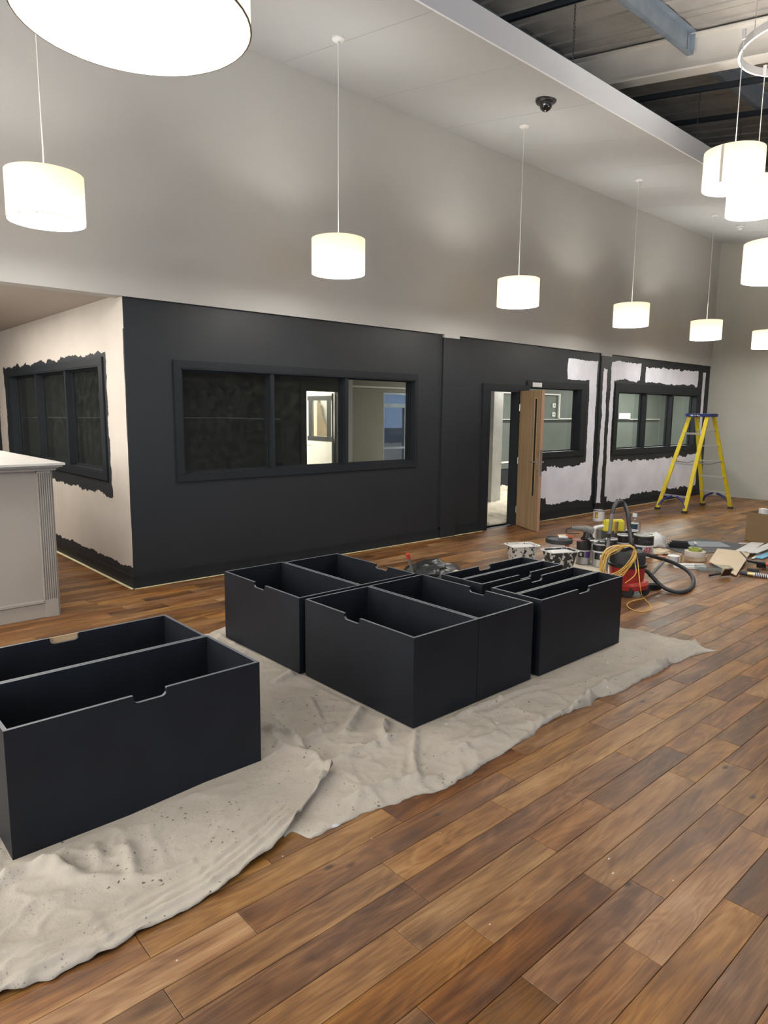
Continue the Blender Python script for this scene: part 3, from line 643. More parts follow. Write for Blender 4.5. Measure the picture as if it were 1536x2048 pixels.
tag(MB().prism([(0,0),(.42,0),(.40,.9),(.44,1.15),(.34,1.32),(.24,1.50),(.13,1.62),(.10,1.80),(0,1.86)][::-1], 0, .03, lambda u, v, a: Vector((7.385-a, 9.98-u, .012+v))).build('crumpled_sheet', M['brownw']), 'brown torn sheet stored behind the glass of the store room door', 'sheet')
tag(MB().box(7.375, 9.99, .012, 7.415, 10.22, 2.0).build('tall_board', M['skin']), 'tall cream board leaning in the store room behind the door glass', 'board')

# ------------------------------------------------------------------ cloths
def seg_dist(x, y, a, b):
    ax, ay = a; bx, by = b; dx, dy = bx-ax, by-ay; L2 = dx*dx+dy*dy or 1e-9
    t = max(0, min(1, ((x-ax)*dx+(y-ay)*dy)/L2)); return math.hypot(x-ax-dx*t, y-ay-dy*t), t
def interp(pts, x):
    if x <= pts[0][0]: return pts[0][1]
    for (a, va), (b, vb) in zip(pts, pts[1:]):
        if x <= b: return va+(vb-va)*(x-a)/(b-a)
    return pts[-1][1]
def cloth(name, lab, near, far, x0, x1, nx, ny, ridges, flats, m, base=.004, amp=1.0, skew=None, seed=0, over=None):
    vs, fs = [], []
    for i in range(nx+1):
        u = i/nx
        for j in range(ny+1):
            v = j/ny
            xa, xb = skew(v) if skew else (x0, x1)
            x = xa+(xb-xa)*u
            y = interp(near, x)+(interp(far, x)-interp(near, x))*v
            ed = min(u*(xb-xa), (1-u)*(xb-xa), v*3, (1-v)*3)
            if v == 0 or v == 1: y += .016*noise.noise(Vector((x*7, seed, v)))+.010*noise.noise(Vector((x*23, seed, v)))
            if u == 0 or u == 1: x += .02*noise.noise(Vector((seed, y*7, u)))
            P = Vector((x*1.0, y*1.0, seed))
            wv = Vector((noise.noise(P*1.3), noise.noise(P*1.3+Vector((7, 3, 1))), 0))*.35
            a = noise.noise(Vector((x*2.2, y*3.4, seed))+wv*2)
            def crease(fx, fy, sd, wid, k=3):
                q = Vector((x*fx+.6*y, y*fy-.5*x, sd))+wv*k
                return max(0, 1-abs(noise.noise(q))*wid)
            f = noise.noise(Vector((x*30, y*34, seed)))+.5*noise.noise(Vector((x*62, y*70, seed)))
            msk = .35+.65*max(0, min(1, .5+1.6*noise.noise(Vector((x*1.1, y*1.3, seed+20)))))
            h = .0035*max(a+.3, 0)+msk*(.0125*crease(1.5, 2.2, seed+3, 6.5)**1.6+.0080*crease(3.1, 4.0, seed+5, 5.5, 4)**1.5+.0045*crease(7.5, 9.5, seed+8, 4.0, 5)**1.4)+.0011*f
            h *= amp*1.35
            for (pa, pb, wd, ht) in ridges:
                dd, t = seg_dist(x, y, pa, pb)
                if dd < wd*3: h += .95*ht*math.exp(-(dd/(wd*.8))**2)*(0.55+.45*math.sin(PI*min(max(t, .08), .92)))*(1+.3*noise.noise(Vector((x*20, y*20, 0))))
            for (fx0, fx1, fy0, fy1) in flats:
                dx = max(fx0-x, x-fx1, 0); dy = max(fy0-y, y-fy1, 0); dd = math.hypot(dx, dy)
                h *= min(1, dd/.05) if dd > 0 else 0
            eb = 1+.5*math.exp(-((ed-.015)/.02)**2) if ed < .08 else 1
            z = base+max(h, 0)*eb
            if over: z += over(x, y)
            if ed < 1e-6: z = max(.0015, z-.004) if not over else z-.004
            vs.append((x, y, z))
    for i in range(nx):
        for j in range(ny):
            a = i*(ny+1)+j; fs.append((a, a+ny+1, a+ny+2, a+1))
    # turned-down hem so the cloth has an edge
    n = len(vs); loop = [i*(ny+1) for i in range(nx+1)]+[nx*(ny+1)+j for j in range(1, ny+1)]+[i*(ny+1)+ny for i in range(nx-1, -1, -1)]+[j for j in range(ny-1, 0, -1)]
    for k in loop: vs.append((vs[k][0], vs[k][1], vs[k][2]-.004 if over else .0004))
    L = len(loop)
    for k in range(L): fs.append((loop[k], n+k, n+(k+1) % L, loop[(k+1) % L]))
    me = bpy.data.meshes.new(name); me.from_pydata(vs, [], fs); me.shade_smooth(); me.materials.append(m)
    bm = bmesh.new(); bm.from_mesh(me); bmesh.ops.recalc_face_normals(bm, faces=bm.faces); bm.to_mesh(me); bm.free()
    o = bpy.data.objects.new(name, me); col.objects.link(o); tag(o, lab, 'dust sheet'); return o
def g2(px, py): p = G(px, py); return (p.x, p.y)
def poly_ridge(pts, wd, ht): P = [g2(*p) for p in pts]; return [(a, b, wd, ht) for a, b in zip(P, P[1:])]
near2 = [(1.30, 2.16), (1.47, 2.17), (1.49, 2.08), (1.65, 2.086), (1.85, 2.06), (2.03, 2.03), (2.15, 1.98), (2.37, 1.99), (2.62, 2.013), (2.85, 2.03), (3.1, 2.07), (3.38, 2.06), (3.5, 2.04), (3.62, 2.06), (3.8, 2.015), (4.1, 2.03), (4.33, 2.012), (4.5, 2.03), (4.71, 2.015), (4.9, 1.99), (5.04, 1.94)]
far2 = [(1.5, 4.74), (2.42, 4.70), (3, 4.9), (5.2, 5.1)]
FOOT = [(.55, 1.655, 2.70, 3.74), (2.46, 3.57, 2.49, 4.54), (3.62, 4.66, 2.49, 3.43)]
R2_ = poly_ridge([(608, 1484), (640, 1468), (668, 1451)], .018, .035) + poly_ridge([(683, 1523), (750, 1497), (816, 1468)], .022, .034) + poly_ridge([(831, 1458), (826, 1517), (836, 1565)], .018, .030) \
    + poly_ridge([(725, 1416), (705, 1448), (689, 1468)], .03, .040) + poly_ridge([(536, 1412), (600, 1395), (657, 1373)], .008, .012) + poly_ridge([(770, 1440), (765, 1470), (775, 1490)], .025, .035) \
    + poly_ridge([(600, 1330), (580, 1355), (552, 1365)], .03, .03) + poly_ridge([(640, 1300), (600, 1320)], .02, .02) + poly_ridge([(520, 1310), (470, 1290), (440, 1272)], .03, .03) \
    + poly_ridge([(1100, 1370), (1000, 1400), (905, 1440)], .02, .026) + poly_ridge([(1160, 1400), (1210, 1370), (1330, 1330)], .03, .028) + poly_ridge([(850, 1540), (930, 1500), (1000, 1470)], .03, .02) \
    + poly_ridge([(700, 1600), (780, 1570), (870, 1560)], .035, .026) + poly_ridge([(1400, 1290), (1330, 1320), (1300, 1345)], .03, .022) + poly_ridge([(640, 1440), (620, 1400)], .02, .02) \
    + poly_ridge([(1150, 1420), (1175, 1405), (1180, 1395)], .03, .05) + poly_ridge([(1030, 1375), (1090, 1340), (1220, 1300)], .02, .02)
cloth('dust_sheet', 'large cream canvas dust sheet under the seven far charcoal boxes', near2, far2, 1.42, 5.05, 330, 190, R2_, FOOT, M['cloth'], seed=2, skew=lambda v: (1.42+.05*v, 5.05-.12*v))
near1 = [(-1.5, 2.25), (0, 2.10), (.36, 2.066), (.49, 2.042), (.68, 2.03), (.82, 2.035), (1.06, 2.044), (1.3, 2.11), (1.47, 2.175), (1.6, 2.23), (1.88, 2.33)]
far1 = [(-1.5, 4.1), (.5, 3.95), (1.6, 3.4), (1.95, 3.15)]
R1_ = []
for k, (o_, h_) in enumerate(((.035, .016), (.065, .012), (.10, .016), (.15, .010))):
    P = [(0, 2.10+o_), (.36, 2.066+o_), (.68, 2.035+o_*1.1), (1.06, 2.05+o_*1.3), (1.3, 2.12+o_*1.2), (1.5, 2.20+o_)]
    R1_ += [(a, b, .012, h_) for a, b in zip(P, P[1:])]
R1_ += poly_ridge([(60, 1745), (100, 1742), (143, 1758)], .035, .038) + poly_ridge([(60, 1745), (20, 1760), (0, 1765)], .03, .02) + poly_ridge([(530, 1470), (588, 1481), (657, 1523)], .025, .030) + poly_ridge([(520, 1435), (560, 1500), (640, 1530)], .03, .02) \
    + poly_ridge([(690, 1552), (686, 1572), (640, 1627), (592, 1652)], .02, .028) + poly_ridge([(270, 1760), (265, 1740), (255, 1700)], .03, .02) + poly_ridge([(190, 1700), (200, 1740)], .03, .02) + poly_ridge([(645, 1560), (640, 1600)], .02, .03) + poly_ridge([(665, 1550), (650, 1590)], .012, .03) + poly_ridge([(620, 1548), (640, 1545), (672, 1560)], .02, .035)
def sk1(v): return (-1.3, 1.50+min(v/.10, 1)*.35+.12*v)
cloth('dust_sheet', 'paint spotted cream dust sheet under the front left pair of boxes', near1, far1, -1.3, 1.5, 280, 190, R1_, FOOT, M['cloth'], seed=9, skew=sk1, base=.010,
      over=lambda x, y: .018 if x > 1.35 else 0.018*max(0, (x-1.0)/.35))
c3 = [(5.9, 3.62), (7.4, 3.75)]; c3f = [(5.9, 4.5), (7.4, 4.75)]
cloth('dust_sheet', 'small pale dust sheet under the paint tins and vacuum', c3, c3f, 5.95, 7.35, 80, 60, [], [(6.2, 7.3, 3.85, 4.7)], M['cloth2'], seed=4, amp=.6)
cloth('dust_sheet', 'creased cream dust sheet covering the floor inside the doorway', [(7.6, 6.6), (15, 6.6)], [(7.6, 10.0), (15, 9.9)], 7.7, 15.0, 200, 110, [], [], M['cloth2'], seed=6, amp=2.6)

# ------------------------------------------------------------------ drawer boxes
BT = .016
def rim_box(x0, x1, y0, y1, notch, nu, label, group, hgt=.512, rz=0, z0=.010, backing=False):
    """open storage box; notch = '-x','+x','-y','+y'; nu = notch centre along that side"""
    t = thing('storage_box', ((x0+x1)/2, (y0+y1)/2, z0), label, 'storage box', group); z1 = z0+hgt
    def panel(nm, side):
        if side[1] == 'x': a, b = y0, y1
        else: a, b = x0+BT, x1-BT
        poly = [(a, z0), (b, z0), (b, z1)]
        if side == notch:
            wd, dp, rr = .074, .036, .022
            poly += [(nu+wd, z1), (nu+wd-.002, z1-.004)]
            poly += [(nu+wd-.002-rr+rr*math.cos(q), z1-dp+rr-rr*math.sin(q)) for q in (0, PI/8, PI/4, 3*PI/8, PI/2)]
            poly += [(nu-wd+.002+rr-rr*math.sin(q), z1-dp+rr-rr*math.cos(q)) for q in (0, PI/8, PI/4, 3*PI/8, PI/2)]
            poly += [(nu-wd+.002, z1-.004), (nu-wd, z1)]
        poly += [(a, z1)]
        f = {'-x': (x0, x0+BT), '+x': (x1-BT, x1), '-y': (y0, y0+BT), '+y': (y1-BT, y1)}[side]
        fn = (lambda u, v, w_: Vector((w_, u, v))) if side[1] == 'x' else (lambda u, v, w_: Vector((u, w_, v)))
        o = MB().prism(poly, f[0], f[1], fn).build(nm, M['boxd'], t)
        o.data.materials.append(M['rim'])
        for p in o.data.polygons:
            if p.normal.z > .3 and p.center.z+z0 > z1-.06: p.material_index = 1  # upward edges take the paler colour that stands for overhead light
        return o
    for s_ in ('-x', '+x', '-y', '+y'): panel('front_panel' if s_ == notch else 'side_panel', s_)
    MB().box(x0+BT, y0+BT, z0+.012, x1-BT, y1-BT, z0+.024).build('base_panel', M['boxd'], t)
    if backing:
        MB().box(nu-.078, y1-.0002, z1-.05, nu+.078, y1+.006, z1-.004).build('bare_backing', M['bare'], t, label='unpainted board behind the finger notch')
    if rz: t.rotation_euler = (0, 0, rz)
    return t
GL = 'front left pair of charcoal boxes'; GM = 'charcoal boxes on the large dust sheet'
rim_box(.552, 1.652, 2.712, 3.225, '-y', 1.115, 'nearest charcoal open box at left foreground, notch facing the camera', GL, .522)
rim_box(.548, 1.645, 3.232, 3.735, '+y', 1.077, 'charcoal open box at left foreground with bare wood in its notch, behind the nearest one', GL, .520, backing=True)
rim_box(2.478, 3.008, 2.500, 3.500, '-x', 3.03, 'central charcoal open box whose corner points at the camera', GM)
rim_box(3.012, 3.548, 2.500, 3.500, '+x', 2.96, 'central charcoal open box directly right of the one pointing at the camera', GM)
rim_box(2.462, 2.980, 3.545, 4.520, '-x', 4.03, 'charcoal open box at far left corner of the main group', GM)
rim_box(2.984, 3.525, 3.545, 4.500, '+x', 3.92, 'charcoal open box behind, beside the crumpled black tray', GM)
rim_box(3.63, 4.650, 2.495, 2.700, '-y', 4.13, 'narrow charcoal box nearest on the right, notch facing the camera', GM)
rim_box(3.63, 4.640, 2.704, 2.915, '+y', 4.14, 'narrow charcoal box second from the front right', GM)
rim_box(3.655, 4.650, 3.015, 3.205, '-y', 4.16, 'narrow charcoal box third from the front right', GM)
rim_box(3.655, 4.645, 3.209, 3.410, '+y', 4.14, 'narrow charcoal box at the back right, fourth from the front', GM)

# ------------------------------------------------------------------ cream counter at left
t = thing('counter', (.9, 6.9, 0), 'cream panelled counter with fluted pilaster and white moulded top', 'counter')
cx, cy, ch = 1.70, 5.945, 1.285
MB().box(-1.5, cy+.03, 0, cx, 8.0, ch-.06).build('carcass', M['cream'], t)
mb = MB().box(-1.5, cy+.006, 0, cx-.012, cy+.03, .125); mb.box(-1.5, cy-.006, .125, cx-.115, cy+.03, .15).build('plinth', M['cream'], t, bevel=.004)
mb = MB(); n = 6; x0p, x1p = cx-.112, cx-.006
mb.box(x0p, cy+.012, .14, x1p, cy+.03, ch-.06); mb.box(x0p, cy, .0, x1p, cy+.03, .15); mb.box(x0p, cy+.002, ch-.085, x1p, cy+.03, ch-.06)
st = (x1p-x0p)/(2*n+1)
for k in range(n+1): mb.box(x0p+2*k*st, cy+.002, .15, x0p+(2*k+1)*st, cy+.013, ch-.085)
mb.build('fluted_pilaster', M['cream'], t, bevel=.0015)
mb = MB(); mb.box(cx-.0, cy+.02, 0, cx+.010, cy+.13, ch-.06).build('corner_trim', M['cream'], t)
mb = MB(); mb.box(-1.5, cy-.03, ch-.062, cx+.03, 8.03, ch-.045); mb.box(-1.5, cy-.045, ch-.045, cx+.045, 8.045, ch-.034); mb.box(-1.5, cy-.07, ch-.034, cx+.07, 8.07, ch-.02)
mb.build('cornice', M['cream'], t, bevel=.004)
MB().box(-1.5, cy-.085, ch-.02, cx+.085, 8.085, ch).build('counter_top', M['creamtop'], t, bevel=.003)

# ------------------------------------------------------------------ pendant lamps
SR, SH = .253, .315
def pendant(x, y, zb, top, label, group='drum pendants in the wall row', rose=True, seam=False, light=True, disc='disc'):
    t = thing('pendant_lamp', (x, y, zb), label, 'pendant lamp', group)
    mb = MB(); n = 48; V = []
    for r, z in ((SR, 0), (SR, SH), (SR-.002, SH), (SR-.002, 0)):
        for i in range(n): V.append((x+r*math.cos(2*PI*i/n), y+r*math.sin(2*PI*i/n), zb+z))
    Fs = []
    for j in range(4):
        for i in range(n): Fs.append((j*n+i, j*n+(i+1) % n, ((j+1) % 4)*n+(i+1) % n, ((j+1) % 4)*n+i))
    mb.add(V, Fs); mb.build('lamp_shade', M['shade'], t, smooth=True)
    MB().lathe([(SR-.004, .004), (SR-.004, .008)], (x, y, zb), 48).build('diffuser', M[disc], t)
    mb = MB(); mb.tube([(x+(SR+.0005)*math.cos(2*PI*i/48), y+(SR+.0005)*math.sin(2*PI*i/48), zb+.002) for i in range(48)], .0022, 6, closed=True)
    mb.build('lower_ring', M['wand'], t)
    mb = MB(); mb.tube([(x, y, zb+SH-.03), (x, y, top)], .0042, 6); mb.build('cord', M['cord'], t)
    mb = MB().lathe([(.02, SH-.10), (.022, SH-.06), (.02, SH-.03), (.008, SH-.02)], (x, y, zb), 16)
    for k in range(3): a = 2*PI*k/3; mb.tube([(x, y, zb+SH-.06), (x+(SR-.003)*math.cos(a), y+(SR-.003)*math.sin(a), zb+SH-.02)], .002, 5)
    mb.build('lamp_holder', M['white'], t)
    if rose: MB().lathe([(.058, 0.0), (.058, -.022), (.045, -.034), (.012, -.040), (.008, -.07)], (x, y, top+.004), 24).build('ceiling_rose', M['white'], t, smooth=True)
    if seam: MB().box(x-SR-.003, y-.012, zb+.005, x-SR+.0, y+.012, zb+SH-.005).build('seam', M['raft'], t)
    if light:
        l = bpy.data.lights.new('bulb', 'POINT'); l.energy = LAMP_W; l.color = (1.0, .93, .84); l.shadow_soft_size = .045
        b = bpy.data.objects.new('bulb', l); col.objects.link(b); b.parent = t; b.location = (0, 0, .13)
    return t
YP = 5.325
for x, lb in ((1.595, 'leftmost drum pendant in the row along the grey wall'), (4.185, 'drum pendant hanging above the middle of the wide window'), (6.964, 'drum pendant hanging above and left of the open oak door'),
              (9.693, 'drum pendant hanging above the half painted pilaster, right of the dome camera'), (12.27, 'drum pendant hanging above the step ladder'), (-1.2, 'fill drum pendant added out of frame, left of the wall row')):  # the last one is unseen, added for its light
    pendant(x, YP, 3.01, zc(YP)-.001, lb)
p = G(1533, 697, 2.93); pendant(p.x, p.y, 2.93, zc(p.y), 'lowest far drum pendant at the right edge above the far wall', 'drum pendants at the far right')
# cluster hung from a white ring
RC = Vector((7.32, 2.42, 5.02)); RR = .60
t = thing('pendant_ring', RC, 'flat white hanging ring that carries the cluster of pendants', 'ring')
mb = MB(); n = 64; V = []
for r, z in ((RR, 0), (RR, .07), (RR-.02, .07), (RR-.02, 0)):
    for i in range(n): V.append((RC.x+r*math.cos(2*PI*i/n), RC.y+r*math.sin(2*PI*i/n), RC.z+z))
Fs = []
for j in range(4):
    for i in range(n): Fs.append((j*n+i, j*n+(i+1) % n, ((j+1) % 4)*n+(i+1) % n, ((j+1) % 4)*n+i))
mb.add(V, Fs); mb.build('hoop', M['white'], t, smooth=True)
for k in range(3):
    a = .4+2*PI*k/3; mb = MB(); q = (RC.x+(RR-.045)*math.cos(a), RC.y+(RR-.045)*math.sin(a)); mb.tube([(q[0], q[1], RC.z+.04), (q[0], q[1], zc(q[1], 1.19))], .003, 6); mb.build('suspension_wire', M['steel'], t)
GC = 'drum pendants in the ring cluster'
pa = G(1464, 377, 3.75); pendant(pa.x, pa.y, 3.75, RC.z, 'upper left drum pendant of the ring cluster, with a side seam', GC, rose=False, seam=True)
pb = G(1506, 429, 3.70); pendant(pb.x, pb.y, 3.70, RC.z, 'middle drum pendant of the ring cluster, partly hidden by the upper one', GC, rose=False)
pc_ = G(1547, 562, 2.87); pendant(pc_.x, pc_.y, 2.87, RC.z, 'lowest drum pendant of the ring cluster at the right edge', GC, rose=False)
for k, q in enumerate((pa, pb, pc_)): MB().tube([(q.x, q.y, RC.z-.03), (q.x, q.y, RC.z+.05)], [.012, .02], 10).build('cord_grip', M['white'], t)
pn = G(269, 42, 2.57); pendant(pn.x, pn.y, 2.57, 4.6, 'very large drum pendant cropped by the top left of the picture', 'drum pendants near the camera', rose=False, disc='disc_dim')
for (x, y) in ((-1.4, 1.8), (2.6, -0.2), (5.3, 0.2), (11.0, 1.5)):  # unseen pendants added to brighten the floor and dust sheets
    pendant(x, y, 3.0, zc(y, 1.0), 'fill drum pendant added out of frame, ' + ('over the left side' if x < 0 else 'right beside the camera' if x < 4 else 'over the middle of the hall' if x < 8 else 'near the far wall'), 'fill pendants added outside the frame', rose=False)

# dome camera and sensor on the raft
c = Vector((6.37, 4.60, zc(4.60))); t = thing('dome_camera', c, 'black dome security camera under the sloping ceiling', 'camera')
MB().lathe([(.105, 0), (.11, -.012), (.10, -.03), (.06, -.036)], c, 32).build('mount_ring', M['black'], t, smooth=True)
MB().lathe([(.068, -.03)]+[(.068*math.cos(a), -.045-.075*math.sin(a)) for a in (0, .3, .6, .9, 1.2, 1.45)], c, 24).build('dome', mat('smoked_dome', (.006, .006, .007), .08, coat=1), t, smooth=True)
c = Vector((13.3, 5.30, zc(5.3))); t = thing('smoke_detector', c, 'small white smoke detector at the far end of the ceiling', 'detector')
MB().lathe([(.07, 0), (.07, -.02), (.05, -.03)], c, 20).build('base', M['white'], t, smooth=True); MB().lathe([(.045, -.03), (.04, -.06), (.02, -.07)], c, 20).build('sensor', M['white'], t, smooth=True)

# ------------------------------------------------------------------ step ladder
lc = Vector((12.60, 5.44, 0)); HT = 1.71
t = thing('step_ladder', lc, 'yellow fibreglass step ladder with blue top cap by the far corner', 'ladder')
def lerp(a, b, k): return Vector(a)+(Vector(b)-Vector(a))*k
topz = HT-.03
Lf = [(Vector((12.03, 5.86, .02)), Vector((12.50, 5.60, topz))), (Vector((11.92, 5.31, .02)), Vector((12.46, 5.27, topz)))]
Rf = [(Vector((13.29, 5.58, .02)), Vector((12.74, 5.58, topz))), (Vector((13.19, 5.03, .02)), Vector((12.70, 5.25, topz)))]
for a, b in Lf+Rf:
    rl = MB().bar(a, b, .028, .07, up=(0, 1, 0)).build('rail', M['yel'], t, bevel=.003)
    MB().box(a.x-.03, a.y-.045, 0, a.x+.03, a.y+.045, .035).build('foot', M['blackr'], rl, bevel=.004)
for z in (.29, .58, .87, 1.15, 1.43):
    k = (z-.02)/(topz-.02); a = lerp(*Rf[0], k); b = lerp(*Rf[1], k)
    MB().bar(a, b, .085, .022).build('step', M['alu'], t, bevel=.003)
for z in (.27, .84, 1.38):
    k = (z-.02)/(topz-.02); a = lerp(*Lf[0], k); b = lerp(*Lf[1], k)
    MB().bar(a, b, .022, .035).build('rear_rung', M['alu'], t, bevel=.003)
for i in (0, 1):
    k = .52; a = lerp(*Lf[i], k); b = lerp(*Rf[i], k); m_ = (a+b)/2-Vector((0, 0, .05))
    MB().bar(a, m_, .006, .022).bar(m_, b, .006, .022).build('spreader', M['alu'], t)
for fr, nm in ((Rf, 'r'), (Lf, 'l')):
    A = lerp(*fr[0], .15); B = lerp(*fr[1], .15)
    for (p, q, s_) in ((fr[0], fr[1], 1), (fr[1], fr[0], 1)):
        f0 = lerp(*p, .02); f1 = A if p is fr[0] else B; other = B if p is fr[0] else A
        P = [f0+Vector((0, 0, .02))+(other-f1)*.02, lerp(f0, f1, .6)+(other-f1)*.12, lerp(f0, f1, .97)+(other-f1)*.42]
        mb = MB(); mb.tube(spline(P, 5), .021, 6); mb.build('corner_brace', M['blue'], t)
MB().obox((12.60, 5.43, HT), (.34, .45, .055), RZ(0)).build('top_cap', M['blue'], t, bevel=.01)
mb = MB()
for k in range(7): a = random.uniform(-.19, .19); mb.box(12.428, 5.43+a, HT-.01+random.uniform(-.015, .01), 12.4305, 5.43+a+.03, HT+.008)
for k in range(9): mb.box(12.5+random.uniform(-.05, .2), 5.25+random.uniform(0, .35), HT+.027, 12.53+random.uniform(-.05, .2), 5.27+random.uniform(0, .35), HT+.029)
mb.build('paint_splash', M['white'], t)
k0 = lerp(*Rf[1], .60); k1 = lerp(*Rf[1], .88); MB().bar(k0+Vector((-.004, -.016, 0)), k1+Vector((-.004, -.016, 0)), .004, .03, up=(0, 1, 0)).build('label_strip', M['paper'], t)
k0 = lerp(*Rf[1], .06); k1 = lerp(*Rf[1], .16); MB().bar(k0+Vector((0, -.016, 0)), k1+Vector((0, -.016, 0)), .004, .05, up=(0, 1, 0)).build('label_strip', M['paper'], t)

# ------------------------------------------------------------------ vacuum cleaner, hose, cable
vc = G(1262, 1191); vc = Vector((vc.x+.06, vc.y+.09, 0))
t = thing('vacuum_cleaner', vc, 'red and black tub vacuum cleaner with grey hose looping on the floor', 'vacuum cleaner')
vb = MB().lathe([(.15, .06), (.20, .065), (.205, .11), (.185, .135), (.16, .14)], vc, 40).build('base', M['red'], t, smooth=True)
MB().lathe([(.155, .13), (.165, .26), (.168, .28)], vc, 40).build('tub', M['red'], t, smooth=True)
MB().lathe([(.172, .27), (.182, .275), (.182, .30), (.172, .305)], vc, 40).build('rim', M['black'], t, smooth=True)
MB().lathe([(.165, .30), (.163, .385), (.14, .418), (.06, .428)], vc, 40).build('motor_head', M['blackr'], t, smooth=True)
MB().box(vc.x-.11, vc.y-.03, .418, vc.x+.08, vc.y+.03, .455).build('handle', M['black'], t, bevel=.012)
for a in (math.radians(215), math.radians(285), math.radians(35), math.radians(120)):
    p = vc+Vector((math.cos(a)*.175, math.sin(a)*.175, .055)); q = Vector((math.cos(a-.5), math.sin(a-.5), 0))*.02
    MB().tube([p-q, p+q], .052, 20).build('wheel', M['blackr'], vb, smooth=True)
inl = Vector((vc.x+.155, vc.y-.04, .20))
hp_ = [inl, inl+Vector((.10, -.03, -.01)), G(1318, 1168, .07), G(1338, 1180, .03), G(1362, 1184, .022), G(1381, 1176, .022), G(1387, 1160, .03), G(1375, 1142, .07), G(1350, 1127, .14), G(1325, 1118, .20), G(1300, 1111, .27), G(1278, 1103, .38), G(1264, 1088, .48), G(1259, 1060, .60), G(1256, 1030, .74), G(1248, 1008, .83), G(1238, 1003, .86), G(1229, 1012, .83), G(1224, 1028, .76)]
sp_ = spline(hp_, 10)
MB().tube(sp_, [.0195+.0008*(i % 2) for i in range(len(sp_))], 12).build('hose', M['hose'], t, smooth=True)
wp = [G(1224, 1028, .76), G(1218, 1075, .55), G(1213, 1115, .36), G(1211, 1150, .20)]
MB().tube(wp, [.018, .0175, .0175, .0175], 12).build('wand', M['wand'], t, smooth=True)
for px, py, z in ((1216.5, 1071, .57), (1214.5, 1086, .49)):
    c = G(px, py, z); MB().tube([c+Vector((0, 0, -.02)), c+Vector((0, 0, .02))], .022, 12).build('cuff', M['black'], t, smooth=True)
q0 = G(1300, 1152, .10); q1 = G(1326, 1124, .19)
MB().tube([q0, lerp(q0, q1, .5), q1], .017, 10).build('bent_tube', M['wand'], t, smooth=True)
c = G(1309, 1180, 0)
t2 = thing('floor_tool', c, 'grey and black vacuum floor tool lying behind the red tub', 'tool')
MB().obox(c+Vector((0, .04, .022)), (.22, .08, .04), RZ(-.5)).build('brush_head', M['black'], t2, bevel=.01); MB().obox(c+Vector((0, .05, .05)), (.14, .06, .03), RZ(-.5)).build('cover', M['wand'], t2, bevel=.01)
# yellow extension cable: a hank hung over the hose, one long loop down to the floor
hk = G(1266, 1093, .50); mb = MB(); rc = random.Random(5)
def GD(px, py, dep):
    return CAM + (r2*((px-768)/F_PX) + d2*((py-1024)/F_PX) + fw)*dep
dv0 = (hk-CAM).dot(fw)-.05
base_loop = [(1207, 1118), (1214, 1104), (1232, 1095), (1255, 1091), (1268, 1096), (1269, 1108), (1260, 1124), (1244, 1142), (1228, 1152), (1214, 1152), (1205, 1138)]
for k in range(12):
    jx_, jy_ = rc.uniform(-6, 7), rc.uniform(-3, 8); P = []
    for i, (px, py) in enumerate(base_loop):
        top_ = i in (3, 4)
        P.append(GD(px+(0 if top_ else jx_*(1 if px < 1235 else .6))+rc.uniform(-1.5, 1.5), py+(rc.uniform(-1, 2) if top_ else jy_+rc.uniform(-3, 3)), dv0+rc.uniform(-.03, .03)-(.06 if px < 1225 else 0)))
    Q = spline([P[-1]]+P+[P[0]], 4); mb.tube(Q[4:-4] if False else Q, .0042, 6)
tail = [hk-fw*.03, G(1275, 1120, .36), G(1279, 1160, .22), G(1283, 1188, .08), G(1290, 1198, .01), G(1300, 1210, .006), G(1301, 1219, .006), G(1288, 1223.5, .006), G(1268, 1221, .006), G(1254, 1211, .006), G(1262, 1203, .006), G(1287, 1197, .014)]
mb.tube(spline(tail, 8), .0045, 6)
lp = [hk-fw*.03, G(1270, 1125, .34), G(1272, 1145, .27), G(1264, 1156, .23), G(1250, 1166, .19)]
mb.tube(spline(lp, 8), .0042, 6)
tag(mb.build('extension_cable', M['cable'], smooth=True), 'coiled yellow extension cable hung over the vacuum hose', 'cable')

# ------------------------------------------------------------------ painting clutter
def tin(base, r, h, label, lower, upper, lid, group, bands=(), split=.5, handle=True):
    t = thing('paint_tin', base, label, 'paint tin', group); b = Vector(base)
    MB().lathe([(r, .0), (r, h*split)], b, 28).build('lower_body', lower, t, smooth=True)
    ub = MB().lathe([(r*.998, h*split), (r*.998, h)], b, 28).build('upper_body', upper, t, smooth=True)
    MB().lathe([(r*1.03, h-.008), (r*1.03, h+.004), (r*.9, h+.006), (r*.88, h-.004), (.01, h-.003)], b, 28, cap=False).build('lid', lid, t, smooth=True)
    MB().lathe([(r*1.012, h*split-.006), (r*1.012, h*split+.006)], b, 28).build('rim_band', M['paper'], t, smooth=True)
    for (a0, a1, z0_, z1_, mm) in bands:
        vs = []; n_ = 8
        for i in range(n_+1):
            a = a0+(a1-a0)*i/n_
            for z in (z0_, z1_): vs.append(b+Vector((math.cos(a)*(r+.0015), math.sin(a)*(r+.0015), z)))
        MB().add(vs, [(2*i, 2*i+2, 2*i+3, 2*i+1) for i in range(n_)]).build('label', mm, t)
    if handle:
        P = [b+Vector((math.cos(PI*k/10)*(r+.004), -.02*math.sin(PI*k/10), h*.8+math.sin(PI*k/10)*.06)) for k in range(11)]
        MB().tube(P, .002, 5).build('wire_handle', M['steel'], ub)
    return t
TC = math.atan2(-4.1, -7.0)     # direction towards the camera
GT = 'paint tins beside the vacuum'
tA = G(1166, 1128); tA.z = .010; tB = G(1200, 1133); tB.z = .010; tM = G(1184, 1119); tM.z = .010
